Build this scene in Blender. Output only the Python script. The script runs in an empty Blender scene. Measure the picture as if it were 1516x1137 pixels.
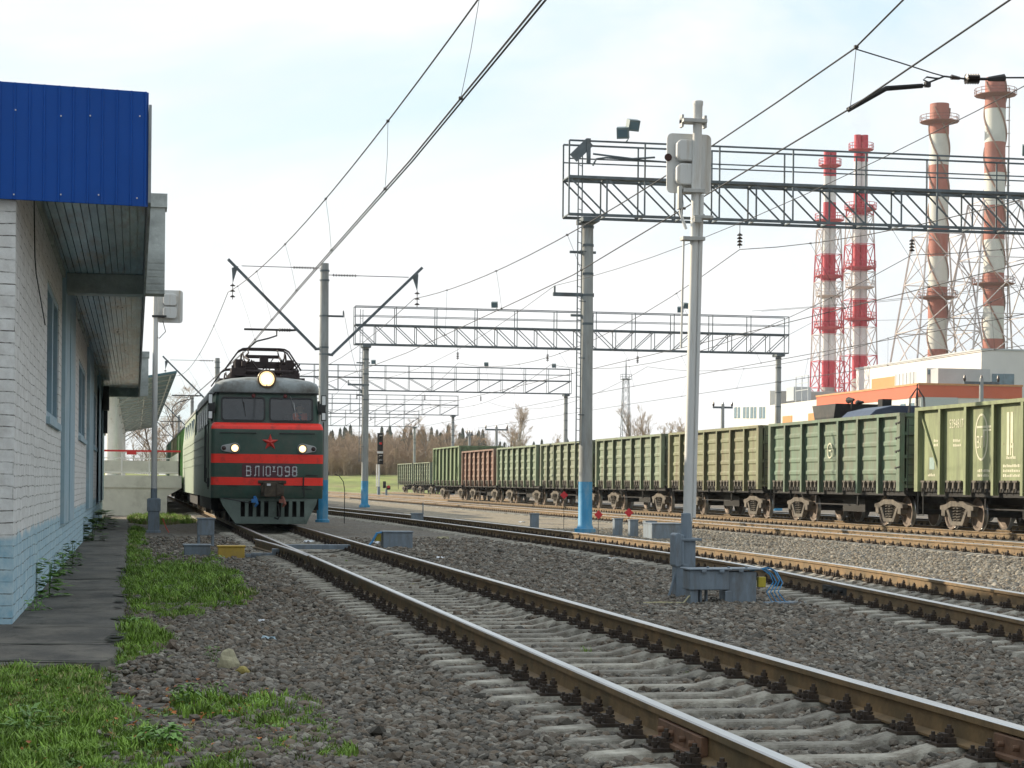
import bpy, math, random, bmesh
import numpy as np
from mathutils import Vector, Matrix, Euler
R=math.radians
random.seed(7)
S=bpy.context.scene
# ---------------------------------------------------------------- camera
F_PX=2955.0; VP_X=201.0; HOR_Y=716.0; ROLL=0.0093; CAM_Z=1.42
YAW=math.atan((758-VP_X)/F_PX)
cd=bpy.data.cameras.new('camera'); cam=bpy.data.objects.new('camera',cd); S.collection.objects.link(cam)
cd.sensor_width=36; cd.lens=F_PX/1516*36; cd.clip_end=6000; cd.clip_start=.1
cd.shift_y=(HOR_Y-568.5)/1516; cd.shift_x=(HOR_Y-568.5)*ROLL/1516
cam.matrix_world=Matrix.Translation((0,0,CAM_Z))@Matrix.Rotation(-YAW,4,'Z')@Matrix.Rotation(R(90),4,'X')@Matrix.Rotation(ROLL,4,'Z')
S.camera=cam
def ray(x,y):
    dx,dy=x-758,y-568.5
    x2=758+dx*math.cos(ROLL)+dy*math.sin(ROLL); y2=568.5-dx*math.sin(ROLL)+dy*math.cos(ROLL)
    a=(x2-758)/F_PX
    return Vector((math.sin(YAW)+a*math.cos(YAW),math.cos(YAW)-a*math.sin(YAW),(HOR_Y-y2)/F_PX))
def at(x,y,Y):                      # the point seen at a pixel of the photograph, on the plane at distance Y along the line
    d=ray(x,y); return d*(Y/d.y)+Vector((0,0,CAM_Z))
def on_x(x,y,X):
    d=ray(x,y); return d*(X/d.x)+Vector((0,0,CAM_Z))
def on_ground(x,y,z=0):
    d=ray(x,y); return d*((z-CAM_Z)/d.z)+Vector((0,0,CAM_Z))
# ---------------------------------------------------------------- sky and sun
SUN_AZ=R(37); SUN_EL=R(21.5)          # towards -X (left), turned SUN_AZ towards +Y
sdir=Vector((-math.cos(SUN_AZ)*math.cos(SUN_EL),math.sin(SUN_AZ)*math.cos(SUN_EL),math.sin(SUN_EL)))
ld=bpy.data.lights.new('sun','SUN'); lo=bpy.data.objects.new('sun',ld); S.collection.objects.link(lo)
ld.energy=5.0; ld.angle=R(.6); ld.color=(1,.86,.66)
lo.rotation_euler=(-sdir).to_track_quat('-Z','Y').to_euler()
W=bpy.data.worlds.new('World'); S.world=W; W.use_nodes=True
nt=W.node_tree; nt.nodes.clear()
def N(t,ty,**k):
    n=t.nodes.new(ty)
    for a,b in k.items():
        if a in n.inputs: n.inputs[a].default_value=b
        else: setattr(n,a,b)
    return n
L=lambda t,a,b: t.links.new(a,b)
out=N(nt,'ShaderNodeOutputWorld'); bg=N(nt,'ShaderNodeBackground',Strength=.095)
sky=N(nt,'ShaderNodeTexSky',sky_type='NISHITA',sun_disc=False,sun_elevation=SUN_EL,sun_rotation=math.atan2(sdir.x,sdir.y),air_density=1.2,dust_density=1.6,ozone_density=1.2)
tc=N(nt,'ShaderNodeTexCoord'); mp=N(nt,'ShaderNodeMapping'); mp.inputs['Scale'].default_value=(1,1,2.6); mp.inputs['Location'].default_value=(.75,.3,.1)
L(nt,tc.outputs['Generated'],mp.inputs[0])
n1=N(nt,'ShaderNodeTexNoise',Scale=2.6,Detail=8,Roughness=.55,Distortion=.5); L(nt,mp.outputs[0],n1.inputs['Vector'])
cr=N(nt,'ShaderNodeValToRGB'); cr.color_ramp.elements[0].position=.43; cr.color_ramp.elements[1].position=.57
cr.color_ramp.elements[0].color=(.05,.05,.05,1); cr.color_ramp.elements[1].color=(.97,.97,.97,1)
L(nt,n1.outputs[0],cr.inputs[0])
n2=N(nt,'ShaderNodeTexNoise',Scale=6,Detail=5); L(nt,mp.outputs[0],n2.inputs['Vector'])
cc=N(nt,'ShaderNodeValToRGB'); cc.color_ramp.elements[0].position=.3; cc.color_ramp.elements[1].position=.62
cc.color_ramp.elements[0].color=(6.3,6.65,6.9,1); cc.color_ramp.elements[1].color=(7.5,7.55,7.6,1)
L(nt,n2.outputs[0],cc.inputs[0])
mx=N(nt,'ShaderNodeMix',data_type='RGBA'); L(nt,cr.outputs[0],mx.inputs[0]); sb=N(nt,'ShaderNodeVectorMath',operation='SCALE'); sb.inputs['Scale'].default_value=1.75; L(nt,sky.outputs[0],sb.inputs[0]); gp=N(nt,'ShaderNodeMix',data_type='RGBA'); gp.inputs[0].default_value=.82; L(nt,sb.outputs[0],gp.inputs[6]); gp.inputs[7].default_value=(4.9,6.15,6.9,1); L(nt,gp.outputs[2],mx.inputs[6]); L(nt,cc.outputs[0],mx.inputs[7])
# thin cloud is brightest low down and towards the sun, duller overhead and behind
sp=N(nt,'ShaderNodeSeparateXYZ'); L(nt,tc.outputs['Generated'],sp.inputs[0])
el=N(nt,'ShaderNodeMapRange'); el.inputs[1].default_value=.22; el.inputs[2].default_value=.75; el.inputs[3].default_value=1.0; el.inputs[4].default_value=1.12; L(nt,sp.outputs[2],el.inputs[0])
dt=N(nt,'ShaderNodeVectorMath',operation='DOT_PRODUCT'); L(nt,tc.outputs['Generated'],dt.inputs[0]); dt.inputs[1].default_value=sdir
az=N(nt,'ShaderNodeMapRange'); az.inputs[1].default_value=-.75; az.inputs[2].default_value=.22; az.inputs[3].default_value=.72; az.inputs[4].default_value=1.08; L(nt,dt.outputs['Value'],az.inputs[0])
mm=N(nt,'ShaderNodeMath',operation='MULTIPLY'); L(nt,el.outputs[0],mm.inputs[0]); L(nt,az.outputs[0],mm.inputs[1])
vm=N(nt,'ShaderNodeVectorMath',operation='SCALE'); L(nt,mx.outputs[2],vm.inputs[0]); L(nt,mm.outputs[0],vm.inputs['Scale'])
L(nt,vm.outputs[0],bg.inputs[0]); L(nt,bg.outputs[0],out.inputs[0])
S.view_settings.view_transform='Standard'; S.view_settings.look='None'; S.view_settings.exposure=.52; S.view_settings.gamma=1
S.cycles.max_bounces=6; S.cycles.transparent_max_bounces=12; S.cycles.use_denoising=True
# ---------------------------------------------------------------- helpers
class MB:
    def __init__(s): s.v=[]; s.f=[]; s.m=[]; s.mi=0
    def add(s,vs,fs):
        o=len(s.v); s.v+=[tuple(x) for x in vs]; s.f+=[tuple(i+o for i in f) for f in fs]; s.m+=[s.mi]*len(fs)
    def box(s,c,d,rot=None):
        h=[x/2 for x in d]; vs=[Vector((a*h[0],b*h[1],e*h[2])) for e in(-1,1) for b in(-1,1) for a in(-1,1)]
        if rot is not None: vs=[rot@x for x in vs]
        c=Vector(c); s.add([x+c for x in vs],[(0,2,3,1),(4,5,7,6),(0,1,5,4),(2,6,7,3),(0,4,6,2),(1,3,7,5)]); return s
    def b2(s,a,b): return s.box([(x+y)/2 for x,y in zip(a,b)],[abs(y-x) for x,y in zip(a,b)])
    def bar(s,p,q,w,h=None):
        p,q=Vector(p),Vector(q); d=q-p; l=d.length
        if l<1e-6: return s
        d.normalize(); up=Vector((0,0,1)) if abs(d.z)<.95 else Vector((0,1,0))
        x=d.cross(up).normalized(); z=x.cross(d); m=Matrix((x,d,z)).transposed()
        return s.box((p+q)/2,(w,l,h or w),m)
    def tube(s,pts,r,n=6,cap=True):
        pts=[Vector(p) for p in pts]; k=len(pts); rs=r if isinstance(r,(list,tuple)) else [r]*k
        vs=[]; ref=None
        for i,p in enumerate(pts):
            d=(pts[min(i+1,k-1)]-pts[max(i-1,0)]).normalized()
            if ref is None: ref=d.orthogonal().normalized()
            a=(ref-d*ref.dot(d)); a=a.normalized() if a.length>1e-5 else d.orthogonal().normalized(); ref=a; b=d.cross(a)
            for j in range(n):
                t=2*math.pi*j/n; vs.append(p+(a*math.cos(t)+b*math.sin(t))*rs[i])
        fs=[(i*n+j,i*n+(j+1)%n,(i+1)*n+(j+1)%n,(i+1)*n+j) for i in range(k-1) for j in range(n)]
        if cap: fs+=[tuple(range(n))[::-1],tuple((k-1)*n+j for j in range(n))]
        s.add(vs,fs); return s
    def lathe(s,prof,n=16,M=None,cap=True):
        vs=[]
        for r,z in prof:
            for j in range(n):
                t=2*math.pi*j/n; vs.append(Vector((r*math.cos(t),r*math.sin(t),z)))
        k=len(prof); fs=[(i*n+j,i*n+(j+1)%n,(i+1)*n+(j+1)%n,(i+1)*n+j) for i in range(k-1) for j in range(n)]
        if cap: fs+=[tuple(range(n))[::-1],tuple((k-1)*n+j for j in range(n))]
        if M is not None: vs=[M@x for x in vs]
        s.add(vs,fs); return s
    def prism(s,poly,a,b,axis='y'):
        mk={'x':lambda u,w,t:(t,u,w),'y':lambda u,w,t:(u,t,w),'z':lambda u,w,t:(u,w,t)}[axis]; n=len(poly)
        vs=[mk(u,w,a) for u,w in poly]+[mk(u,w,b) for u,w in poly]
        s.add(vs,[tuple(range(n)),tuple(range(n,2*n))[::-1]]+[(i,i+n,(i+1)%n+n,(i+1)%n) for i in range(n)]); return s
    def build(s,name,mat,parent=None,loc=None,smooth=False,bevel=0,M=None,fix=True):
        me=bpy.data.meshes.new(name); me.from_pydata(s.v,[],s.f)
        for m in (mat if isinstance(mat,(list,tuple)) else [mat]): me.materials.append(m)
        if s.mi or any(s.m): me.polygons.foreach_set('material_index',s.m)
        if fix:
            b=bmesh.new(); b.from_mesh(me); bmesh.ops.recalc_face_normals(b,faces=b.faces); b.to_mesh(me); b.free()
        o=bpy.data.objects.new(name,me); S.collection.objects.link(o)
        if smooth:
            me.polygons.foreach_set('use_smooth',[True]*len(me.polygons))
            try: me.set_sharp_from_angle(angle=R(40))
            except Exception: pass
        if loc is not None: o.location=loc
        if M is not None: o.matrix_world=M
        if parent is not None: o.parent=parent
        if bevel:
            md=o.modifiers.new('bevel','BEVEL'); md.width=bevel; md.segments=2; md.limit_method='ANGLE'; md.angle_limit=R(40)
        me.update(); return o
def tag(o,label=None,cat=None,group=None,kind=None):
    if label: o['label']=label
    if cat: o['category']=cat
    if group: o['group']=group
    if kind: o['kind']=kind
    return o
def thing(name,loc,label,cat,group=None,rz=0):
    o=bpy.data.objects.new(name,None); S.collection.objects.link(o); o.empty_display_size=.2
    o.location=loc; o.rotation_euler=(0,0,rz); return tag(o,label,cat,group)
def dup(o,parent=None,loc=None,rz=None,label=None):
    c=o.copy(); S.collection.objects.link(c)
    if parent is not None: c.parent=parent
    if loc is not None: c.location=loc
    if rz is not None: c.rotation_euler=(0,0,rz)
    if label: c['label']=label
    for ch in list(o.children): dup(ch,c)
    return c
# ---------------------------------------------------------------- materials
MATS={}
def pm(name,col,rough=.7,metal=0,var=.25,scale=3.,bump=.0,bscale=None,dirt=None,damt=.4,dscale=1.2,spec=.5,co='Object',stretch=None,trans=0,rand=0,rust=None,rscale=9,rpos=.62):
    """paint/stone/metal: base colour broken by noise, optional dirt or rust patches with a shape of their own, optional bump"""
    m=bpy.data.materials.new(name); m.use_nodes=True; t=m.node_tree; p=t.nodes['Principled BSDF']
    p.inputs['Roughness'].default_value=rough; p.inputs['Metallic'].default_value=metal; p.inputs['Specular IOR Level'].default_value=spec
    tc=N(t,'ShaderNodeTexCoord'); vec=tc.outputs[co]
    if stretch:
        mp=N(t,'ShaderNodeMapping'); mp.inputs['Scale'].default_value=stretch; L(t,vec,mp.inputs[0]); vec=mp.outputs[0]
    n=N(t,'ShaderNodeTexNoise',Scale=scale,Detail=6,Roughness=.65); L(t,vec,n.inputs['Vector'])
    r=N(t,'ShaderNodeValToRGB'); r.color_ramp.elements[0].position=.3; r.color_ramp.elements[1].position=.7
    c=Vector(col); lo=c*(1-var); hi=c*(1+var)
    r.color_ramp.elements[0].color=(*lo,1); r.color_ramp.elements[1].color=(*[min(x,.95) for x in hi],1)
    L(t,n.outputs[0],r.inputs[0]); cur=r.outputs[0]
    if dirt:
        d=N(t,'ShaderNodeTexNoise',Scale=dscale,Detail=8,Roughness=.7); L(t,vec,d.inputs['Vector'])
        dr=N(t,'ShaderNodeValToRGB'); dr.color_ramp.elements[0].position=.62-damt*.35; dr.color_ramp.elements[1].position=.82-damt*.25
        L(t,d.outputs[0],dr.inputs[0]); mx=N(t,'ShaderNodeMix',data_type='RGBA'); L(t,dr.outputs[0],mx.inputs[0]); L(t,cur,mx.inputs[6]); mx.inputs[7].default_value=(*dirt,1); cur=mx.outputs[2]
    if rust:
        d=N(t,'ShaderNodeTexNoise',Scale=rscale,Detail=9,Roughness=.75); L(t,tc.outputs[co],d.inputs['Vector'])
        dr=N(t,'ShaderNodeValToRGB'); dr.color_ramp.elements[0].position=rpos; dr.color_ramp.elements[1].position=rpos+.06
        L(t,d.outputs[0],dr.inputs[0]); mx=N(t,'ShaderNodeMix',data_type='RGBA'); L(t,dr.outputs[0],mx.inputs[0]); L(t,cur,mx.inputs[6]); mx.inputs[7].default_value=(*rust,1); cur=mx.outputs[2]
    if rand:
        oi=N(t,'ShaderNodeObjectInfo'); hs=N(t,'ShaderNodeHueSaturation'); mr=N(t,'ShaderNodeMapRange'); mr.inputs[3].default_value=1-rand; mr.inputs[4].default_value=1+rand
        L(t,oi.outputs['Random'],mr.inputs[0]); L(t,mr.outputs[0],hs.inputs['Value']); L(t,cur,hs.inputs['Color']); cur=hs.outputs[0]
    L(t,cur,p.inputs['Base Color'])
    if bump:
        bn=N(t,'ShaderNodeTexNoise',Scale=bscale or scale*6,Detail=5,Roughness=.6); L(t,vec,bn.inputs['Vector'])
        b=N(t,'ShaderNodeBump',Strength=bump,Distance=.02); L(t,bn.outputs[0],b.inputs['Height']); L(t,b.outputs[0],p.inputs['Normal'])
    MATS[name]=m; return m
def emit(name,col,s):
    m=bpy.data.materials.new(name); m.use_nodes=True; p=m.node_tree.nodes['Principled BSDF']
    p.inputs['Base Color'].default_value=(*col,1); p.inputs['Emission Color'].default_value=(*col,1); p.inputs['Emission Strength'].default_value=s; return m
RUST=(.16,.085,.05)
M_dark=pm('dark_steel',(.018,.02,.02),.6,0,.4,4,dirt=(.06,.05,.04),damt=.3)
M_black=pm('soot_black',(.008,.008,.008),.8,0,.5)
M_rail=pm('rail_rust',(.175,.112,.05),.72,0,.35,5,.15,40,dirt=(.10,.075,.035),damt=.5,dscale=2)
M_railtop=pm('rail_polish',(.55,.54,.53),.34,1,.12,8,stretch=(1,.1,1))
M_clamp=pm('clamp_rust',(.045,.03,.02),.7,0,.5,20)
M_sleeper=pm('sleeper_concrete',(.42,.395,.335),.9,0,.3,4,.8,30,dirt=(.13,.11,.085),damt=.62,dscale=3.5,rand=.28)
M_conc=pm('pole_concrete',(.31,.325,.32),.85,0,.16,2.5,.25,30,dirt=(.20,.19,.165),damt=.35,dscale=1.4,stretch=(2,2,.4))
M_bluep=pm('pole_blue_paint',(.04,.27,.50),.6,0,.18,3,.1,dirt=(.20,.33,.42),damt=.42,dscale=3,stretch=(1,1,.35),rust=(.26,.27,.26),rscale=16,rpos=.64)
M_steelg=pm('truss_steel',(.11,.135,.15),.6,.2,.4,2,dirt=(.09,.08,.07),damt=.3)
M_wire=pm('wire_metal',(.03,.03,.032),.6,.3,.3)
M_ins=pm('insulator_glaze',(.035,.025,.02),.3,0,.3)
M_greyp=pm('grey_box_paint',(.19,.235,.28),.55,0,.18,4,.08,dirt=(.13,.135,.14),damt=.45,dscale=3,stretch=(2,2,.5),rust=(.12,.075,.05),rscale=14,rpos=.66)
M_white=pm('white_paint',(.72,.71,.68),.55,0,.08,3,dirt=(.35,.28,.2),damt=.12,dscale=2)
M_mast=pm('mast_paint',(.62,.62,.60),.5,0,.08,2.5,dirt=(.40,.33,.24),damt=.30,dscale=3,stretch=(2,2,.18))
M_redsign=pm('red_sign',(.55,.02,.03),.5,0,.1)
M_glass=bpy.data.materials.new('window_glass'); M_glass.use_nodes=True
def glassify(m,tint,fac):
    t=m.node_tree; t.nodes.clear(); o=N(t,'ShaderNodeOutputMaterial'); tr=N(t,'ShaderNodeBsdfTransparent'); tr.inputs[0].default_value=(*tint,1)
    g=N(t,'ShaderNodeBsdfGlossy',Roughness=.04); g.inputs[0].default_value=(.9,.95,1,1); mx=N(t,'ShaderNodeMixShader'); mx.inputs[0].default_value=fac
    L(t,tr.outputs[0],mx.inputs[1]); L(t,g.outputs[0],mx.inputs[2]); L(t,mx.outputs[0],o.inputs[0])
glassify(M_glass,(.72,.82,.84),.075)
# ================================================================ setting: ground, path, bank
def spline(ctrl):
    ys=[c[1] for c in ctrl]; 
    def f(y):
        if y<=ys[0]: i=0
        elif y>=ys[-1]: i=len(ys)-2
        else: i=max(k for k in range(len(ys)-1) if ys[k]<=y)
        p=[ctrl[max(i-1,0)],ctrl[i],ctrl[i+1],ctrl[min(i+2,len(ys)-1)]]
        m0=(p[2][0]-p[0][0])/max(p[2][1]-p[0][1],1e-6); m1=(p[3][0]-p[1][0])/max(p[3][1]-p[1][1],1e-6)
        h=p[2][1]-p[1][1]; t=(y-p[1][1])/h
        if t<0: return p[1][0]+m0*(y-p[1][1])
        if t>1: return p[2][0]+m1*(y-p[2][1])
        return (2*t**3-3*t*t+1)*p[1][0]+(t**3-2*t*t+t)*h*m0+(-2*t**3+3*t*t)*p[2][0]+(t**3-t*t)*h*m1
    return f
T1=lambda y:3.67-.0012*max(0,y-30)
T2=spline([(6.9,2),(7.9,9),(8.95,17.4),(9.5,23),(10.12,30),(10.33,38),(10.22,49),(9.82,69),(8.5,98),(6.9,135),(5.6,180),(5.2,240)])
T3=lambda y:18.95
T4=spline([(24.3,-20),(24.3,60),(24.3,140),(24.3,200),(24.3,330)])
T5=lambda y:29.6

def ballast_mat(name,cols,scale=15,bump=1.0,tint=None):
    m=bpy.data.materials.new(name); m.use_nodes=True; t=m.node_tree; p=t.nodes['Principled BSDF']; p.inputs['Roughness'].default_value=.95; p.inputs['Specular IOR Level'].default_value=.2
    tc=N(t,'ShaderNodeTexCoord'); v=N(t,'ShaderNodeTexVoronoi',Scale=scale,Randomness=1); L(t,tc.outputs['Object'],v.inputs['Vector'])
    sp=N(t,'ShaderNodeSeparateColor'); L(t,v.outputs['Color'],sp.inputs[0])
    r=N(t,'ShaderNodeValToRGB'); e=r.color_ramp.elements; e[0].position=0; e[0].color=(*cols[0],1); e[1].position=1; e[1].color=(*cols[-1],1)
    for i,c in enumerate(cols[1:-1]): x=e.new((i+1)/(len(cols)-1)); x.color=(*c,1)
    L(t,sp.outputs[0],r.inputs[0]); cur=r.outputs[0]
    n=N(t,'ShaderNodeTexNoise',Scale=.55,Detail=6,Roughness=.7); L(t,tc.outputs['Object'],n.inputs['Vector'])
    nr=N(t,'ShaderNodeValToRGB'); nr.color_ramp.elements[0].position=.45; nr.color_ramp.elements[1].position=.75; L(t,n.outputs[0],nr.inputs[0])
    mx=N(t,'ShaderNodeMix',data_type='RGBA'); L(t,nr.outputs[0],mx.inputs[0]); L(t,cur,mx.inputs[6]); mx.inputs[7].default_value=(*(tint or (.19,.15,.105)),1)
    L(t,mx.outputs[2],p.inputs['Base Color'])
    b=N(t,'ShaderNodeBump',Strength=bump,Distance=.05,invert=True); L(t,v.outputs['Distance'],b.inputs['Height']); L(t,b.outputs[0],p.inputs['Normal'])
    return m
M_ballast=ballast_mat('ballast',[(.08,.074,.066),(.15,.14,.126),(.24,.225,.20),(.185,.15,.12),(.30,.285,.25)])
def stone_mat(name,cols):
    m=bpy.data.materials.new(name); m.use_nodes=True; t=m.node_tree; p=t.nodes['Principled BSDF']; p.inputs['Roughness'].default_value=.9; p.inputs['Specular IOR Level'].default_value=.25
    oi=N(t,'ShaderNodeObjectInfo'); r=N(t,'ShaderNodeValToRGB'); e=r.color_ramp.elements; e[0].color=(*cols[0],1); e[1].color=(*cols[-1],1)
    for i,c in enumerate(cols[1:-1]): x=e.new((i+1)/(len(cols)-1)); x.color=(*c,1)
    L(t,oi.outputs['Random'],r.inputs[0]); tc=N(t,'ShaderNodeTexCoord'); n=N(t,'ShaderNodeTexNoise',Scale=25,Detail=4); L(t,tc.outputs['Object'],n.inputs['Vector'])
    mx=N(t,'ShaderNodeMix',data_type='RGBA',blend_type='MULTIPLY'); mx.inputs[0].default_value=.7; L(t,r.outputs[0],mx.inputs[6])
    nr=N(t,'ShaderNodeValToRGB'); nr.color_ramp.elements[0].position=.3; nr.color_ramp.elements[0].color=(.5,.5,.5,1); nr.color_ramp.elements[1].position=.7; L(t,n.outputs[0],nr.inputs[0]); L(t,nr.outputs[0],mx.inputs[7])
    L(t,mx.outputs[2],p.inputs['Base Color']); return m
M_stone=stone_mat('ballast_stone',[(.09,.082,.07),(.18,.164,.14),(.17,.132,.10),(.25,.225,.19),(.22,.168,.122),(.15,.142,.128),(.40,.365,.31),(.13,.115,.095)])
GZ=-.06
from mathutils import noise as NZ
def smst(a,b,x): t=min(max((x-a)/(b-a),0),1); return t*t*(3-2*t)
def ground_h(x,y):
    h=-.055+.022*NZ.noise(Vector((x*.9,y*.5,0)))
    for f in (T1,T2,T3,T4):
        d=abs(x-f(y)); h+=.016*(1-smst(1.25,1.6,d))-.042*(1-smst(.42,.62,d))
    return h if x>-.2 else h-.03
g=MB(); xs=[-3000,-60,-20,-8,-4,-2]+[-1+.2*i for i in range(156)]+[31,36,50,120,3000]; ys=[-300,-20,2,6]+[8+.8*i for i in range(96)]+[85+3*i for i in range(25)]+[170,220,300,500,5000]
vs=[(x,y,ground_h(x,y) if -4<x<31 and 0<y<160 else -.07) for y in ys for x in xs]; n=len(xs)
g.add(vs,[(j*n+i,j*n+i+1,(j+1)*n+i+1,(j+1)*n+i) for j in range(len(ys)-1) for i in range(n-1)])
def build_ground(): tag(g.build('ground',M_ballast,fix=False,smooth=True),'wide bed of grey crushed stone ballast between the tracks',kind='structure')
M_tan=ballast_mat('tan_ballast',[(.13,.115,.09),(.22,.195,.155),(.32,.29,.24),(.25,.20,.135),(.40,.37,.315)],13,.55,(.30,.235,.15))
# low ridges of ballast that carry the tracks / walkway between tracks 2 and 3
build_ground()
b=MB(); ys=[22+4*i for i in range(40)]; rg=random.Random(2)
for ya,yb_ in zip(ys,ys[1:]):
    xs=[12.6+.5*math.sin(ya*.4)]+[14+.4*i for i in range(47)]; xs2=[12.6+.5*math.sin(yb_*.4)]+xs[1:]
    for i in range(len(xs)-1): b.add([(xs[i],ya,ground_h(xs[i],ya)+.006),(xs[i+1],ya,ground_h(xs[i+1],ya)+.006),(xs2[i+1],yb_,ground_h(xs2[i+1],yb_)+.006),(xs2[i],yb_,ground_h(xs2[i],yb_)+.006)],[(0,1,2,3)])
tag(b.build('track_bed',M_tan,fix=False),'tan coloured ballast under the far tracks',kind='structure')
M_path=pm('path_asphalt',(.066,.062,.054),.85,0,.5,1.3,.5,22,dirt=(.155,.14,.115),damt=.6,dscale=1.6,stretch=(1,.6,1),rust=(.035,.034,.026),rscale=2.6,rpos=.58)
def path_mesh():
    m=MB(); rng=random.Random(3); xs=[-3.2,-2.2,-1.6,-1.1,-.75,-.45,-.25]; ys=[15.55+.7*i for i in range(84)]
    nx=len(xs)+1; vs=[]
    for j,y in enumerate(ys):
        for x in xs: vs.append((x,y+(.06*rng.uniform(-1,1) if j==0 else 0)-.14*(x+1.1)*(j==0)*0,.012+.01*rng.uniform(-1,1)))
        vs.append((-.10-.0022*(y-16)+.05*rng.uniform(-1,1)-(.25*max(0,1-(y-15.5)/1.2)),y,.0))
    for j in range(len(ys)-1):
        for i in range(nx-1): m.add([vs[j*nx+i],vs[j*nx+i+1],vs[(j+1)*nx+i+1],vs[(j+1)*nx+i]],[(0,1,2,3)])
    for j in range(len(ys)-1):
        a,b=vs[j*nx+nx-1],vs[(j+1)*nx+nx-1]; m.add([a,(a[0]+.03,a[1],GZ),(b[0]+.03,b[1],GZ),b],[(0,1,2,3)])
    for i in range(nx-1):
        a,b=vs[i],vs[i+1]; m.add([a,b,(b[0],b[1]-.02,GZ),(a[0],a[1]-.02,GZ)],[(0,1,2,3)])
    return m
def path_cracks(m):
    m.mi=1; rng=random.Random(12)
    for y0 in (16.1,17.3,19.2,22.4,25.9,29.0,33.5,38,43.5,49,55,62):
        x=-1.12 if y0>19 else -2.6; y=y0+rng.uniform(-.2,.2); w=rng.uniform(.012,.03)
        while x<-.2:
            x2=x+rng.uniform(.06,.16); y2=y+rng.uniform(-.05,.05)*(1+.03*y0); w2=max(.006,w+rng.uniform(-.012,.012)); k=1+.05*(y0-16)
            m.add([(x,y-w*k,.026),(x2,y2-w2*k,.026),(x2,y2+w2*k,.026),(x,y+w*k,.026)],[(0,1,2,3)]); x,y,w=x2,y2,w2
    for i in range(14):      # broken flakes along the edge
        y=rng.uniform(15.8,34); x=-.16-.0022*(y-16); r=rng.uniform(.03,.10); m.add([(x+.12*rng.random(),y-r*2,.025),(x-r,y-r,.025),(x-r*.7,y+r*1.5,.025),(x+.1,y+r*2.2,.025)],[(0,1,2,3)])
    return m
M_crack=pm('crack_moss',(.018,.022,.012),.95,0,.5,8)
tag(path_cracks(path_mesh()).build('path',[M_path,M_crack]),'cracked dark asphalt footpath along the white brick wall',kind='structure')
M_bank=pm('bank_grass',(.20,.24,.06),.95,0,.35,.35,.4,3,dirt=(.22,.19,.08),damt=.45,dscale=.12)
b=MB(); prof=[(262,GZ+.01),(268,.35),(280,1.6),(290,2.3),(330,2.6),(520,2.6)]
xs=[-80+12*i for i in range(30)]
for i in range(len(xs)-1):
    for j in range(len(prof)-1):
        f=lambda x,k:(x,prof[k][0]+ (x-40)*.10,prof[k][1]+(.25*math.sin(x*.11+k) if k>1 else 0))
        b.add([f(xs[i],j),f(xs[i+1],j),f(xs[i+1],j+1),f(xs[i],j+1)],[(0,1,2,3)])
tag(b.build('terrain',M_bank,smooth=True),'grassy bank rising behind the far end of the yard',kind='structure')
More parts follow.
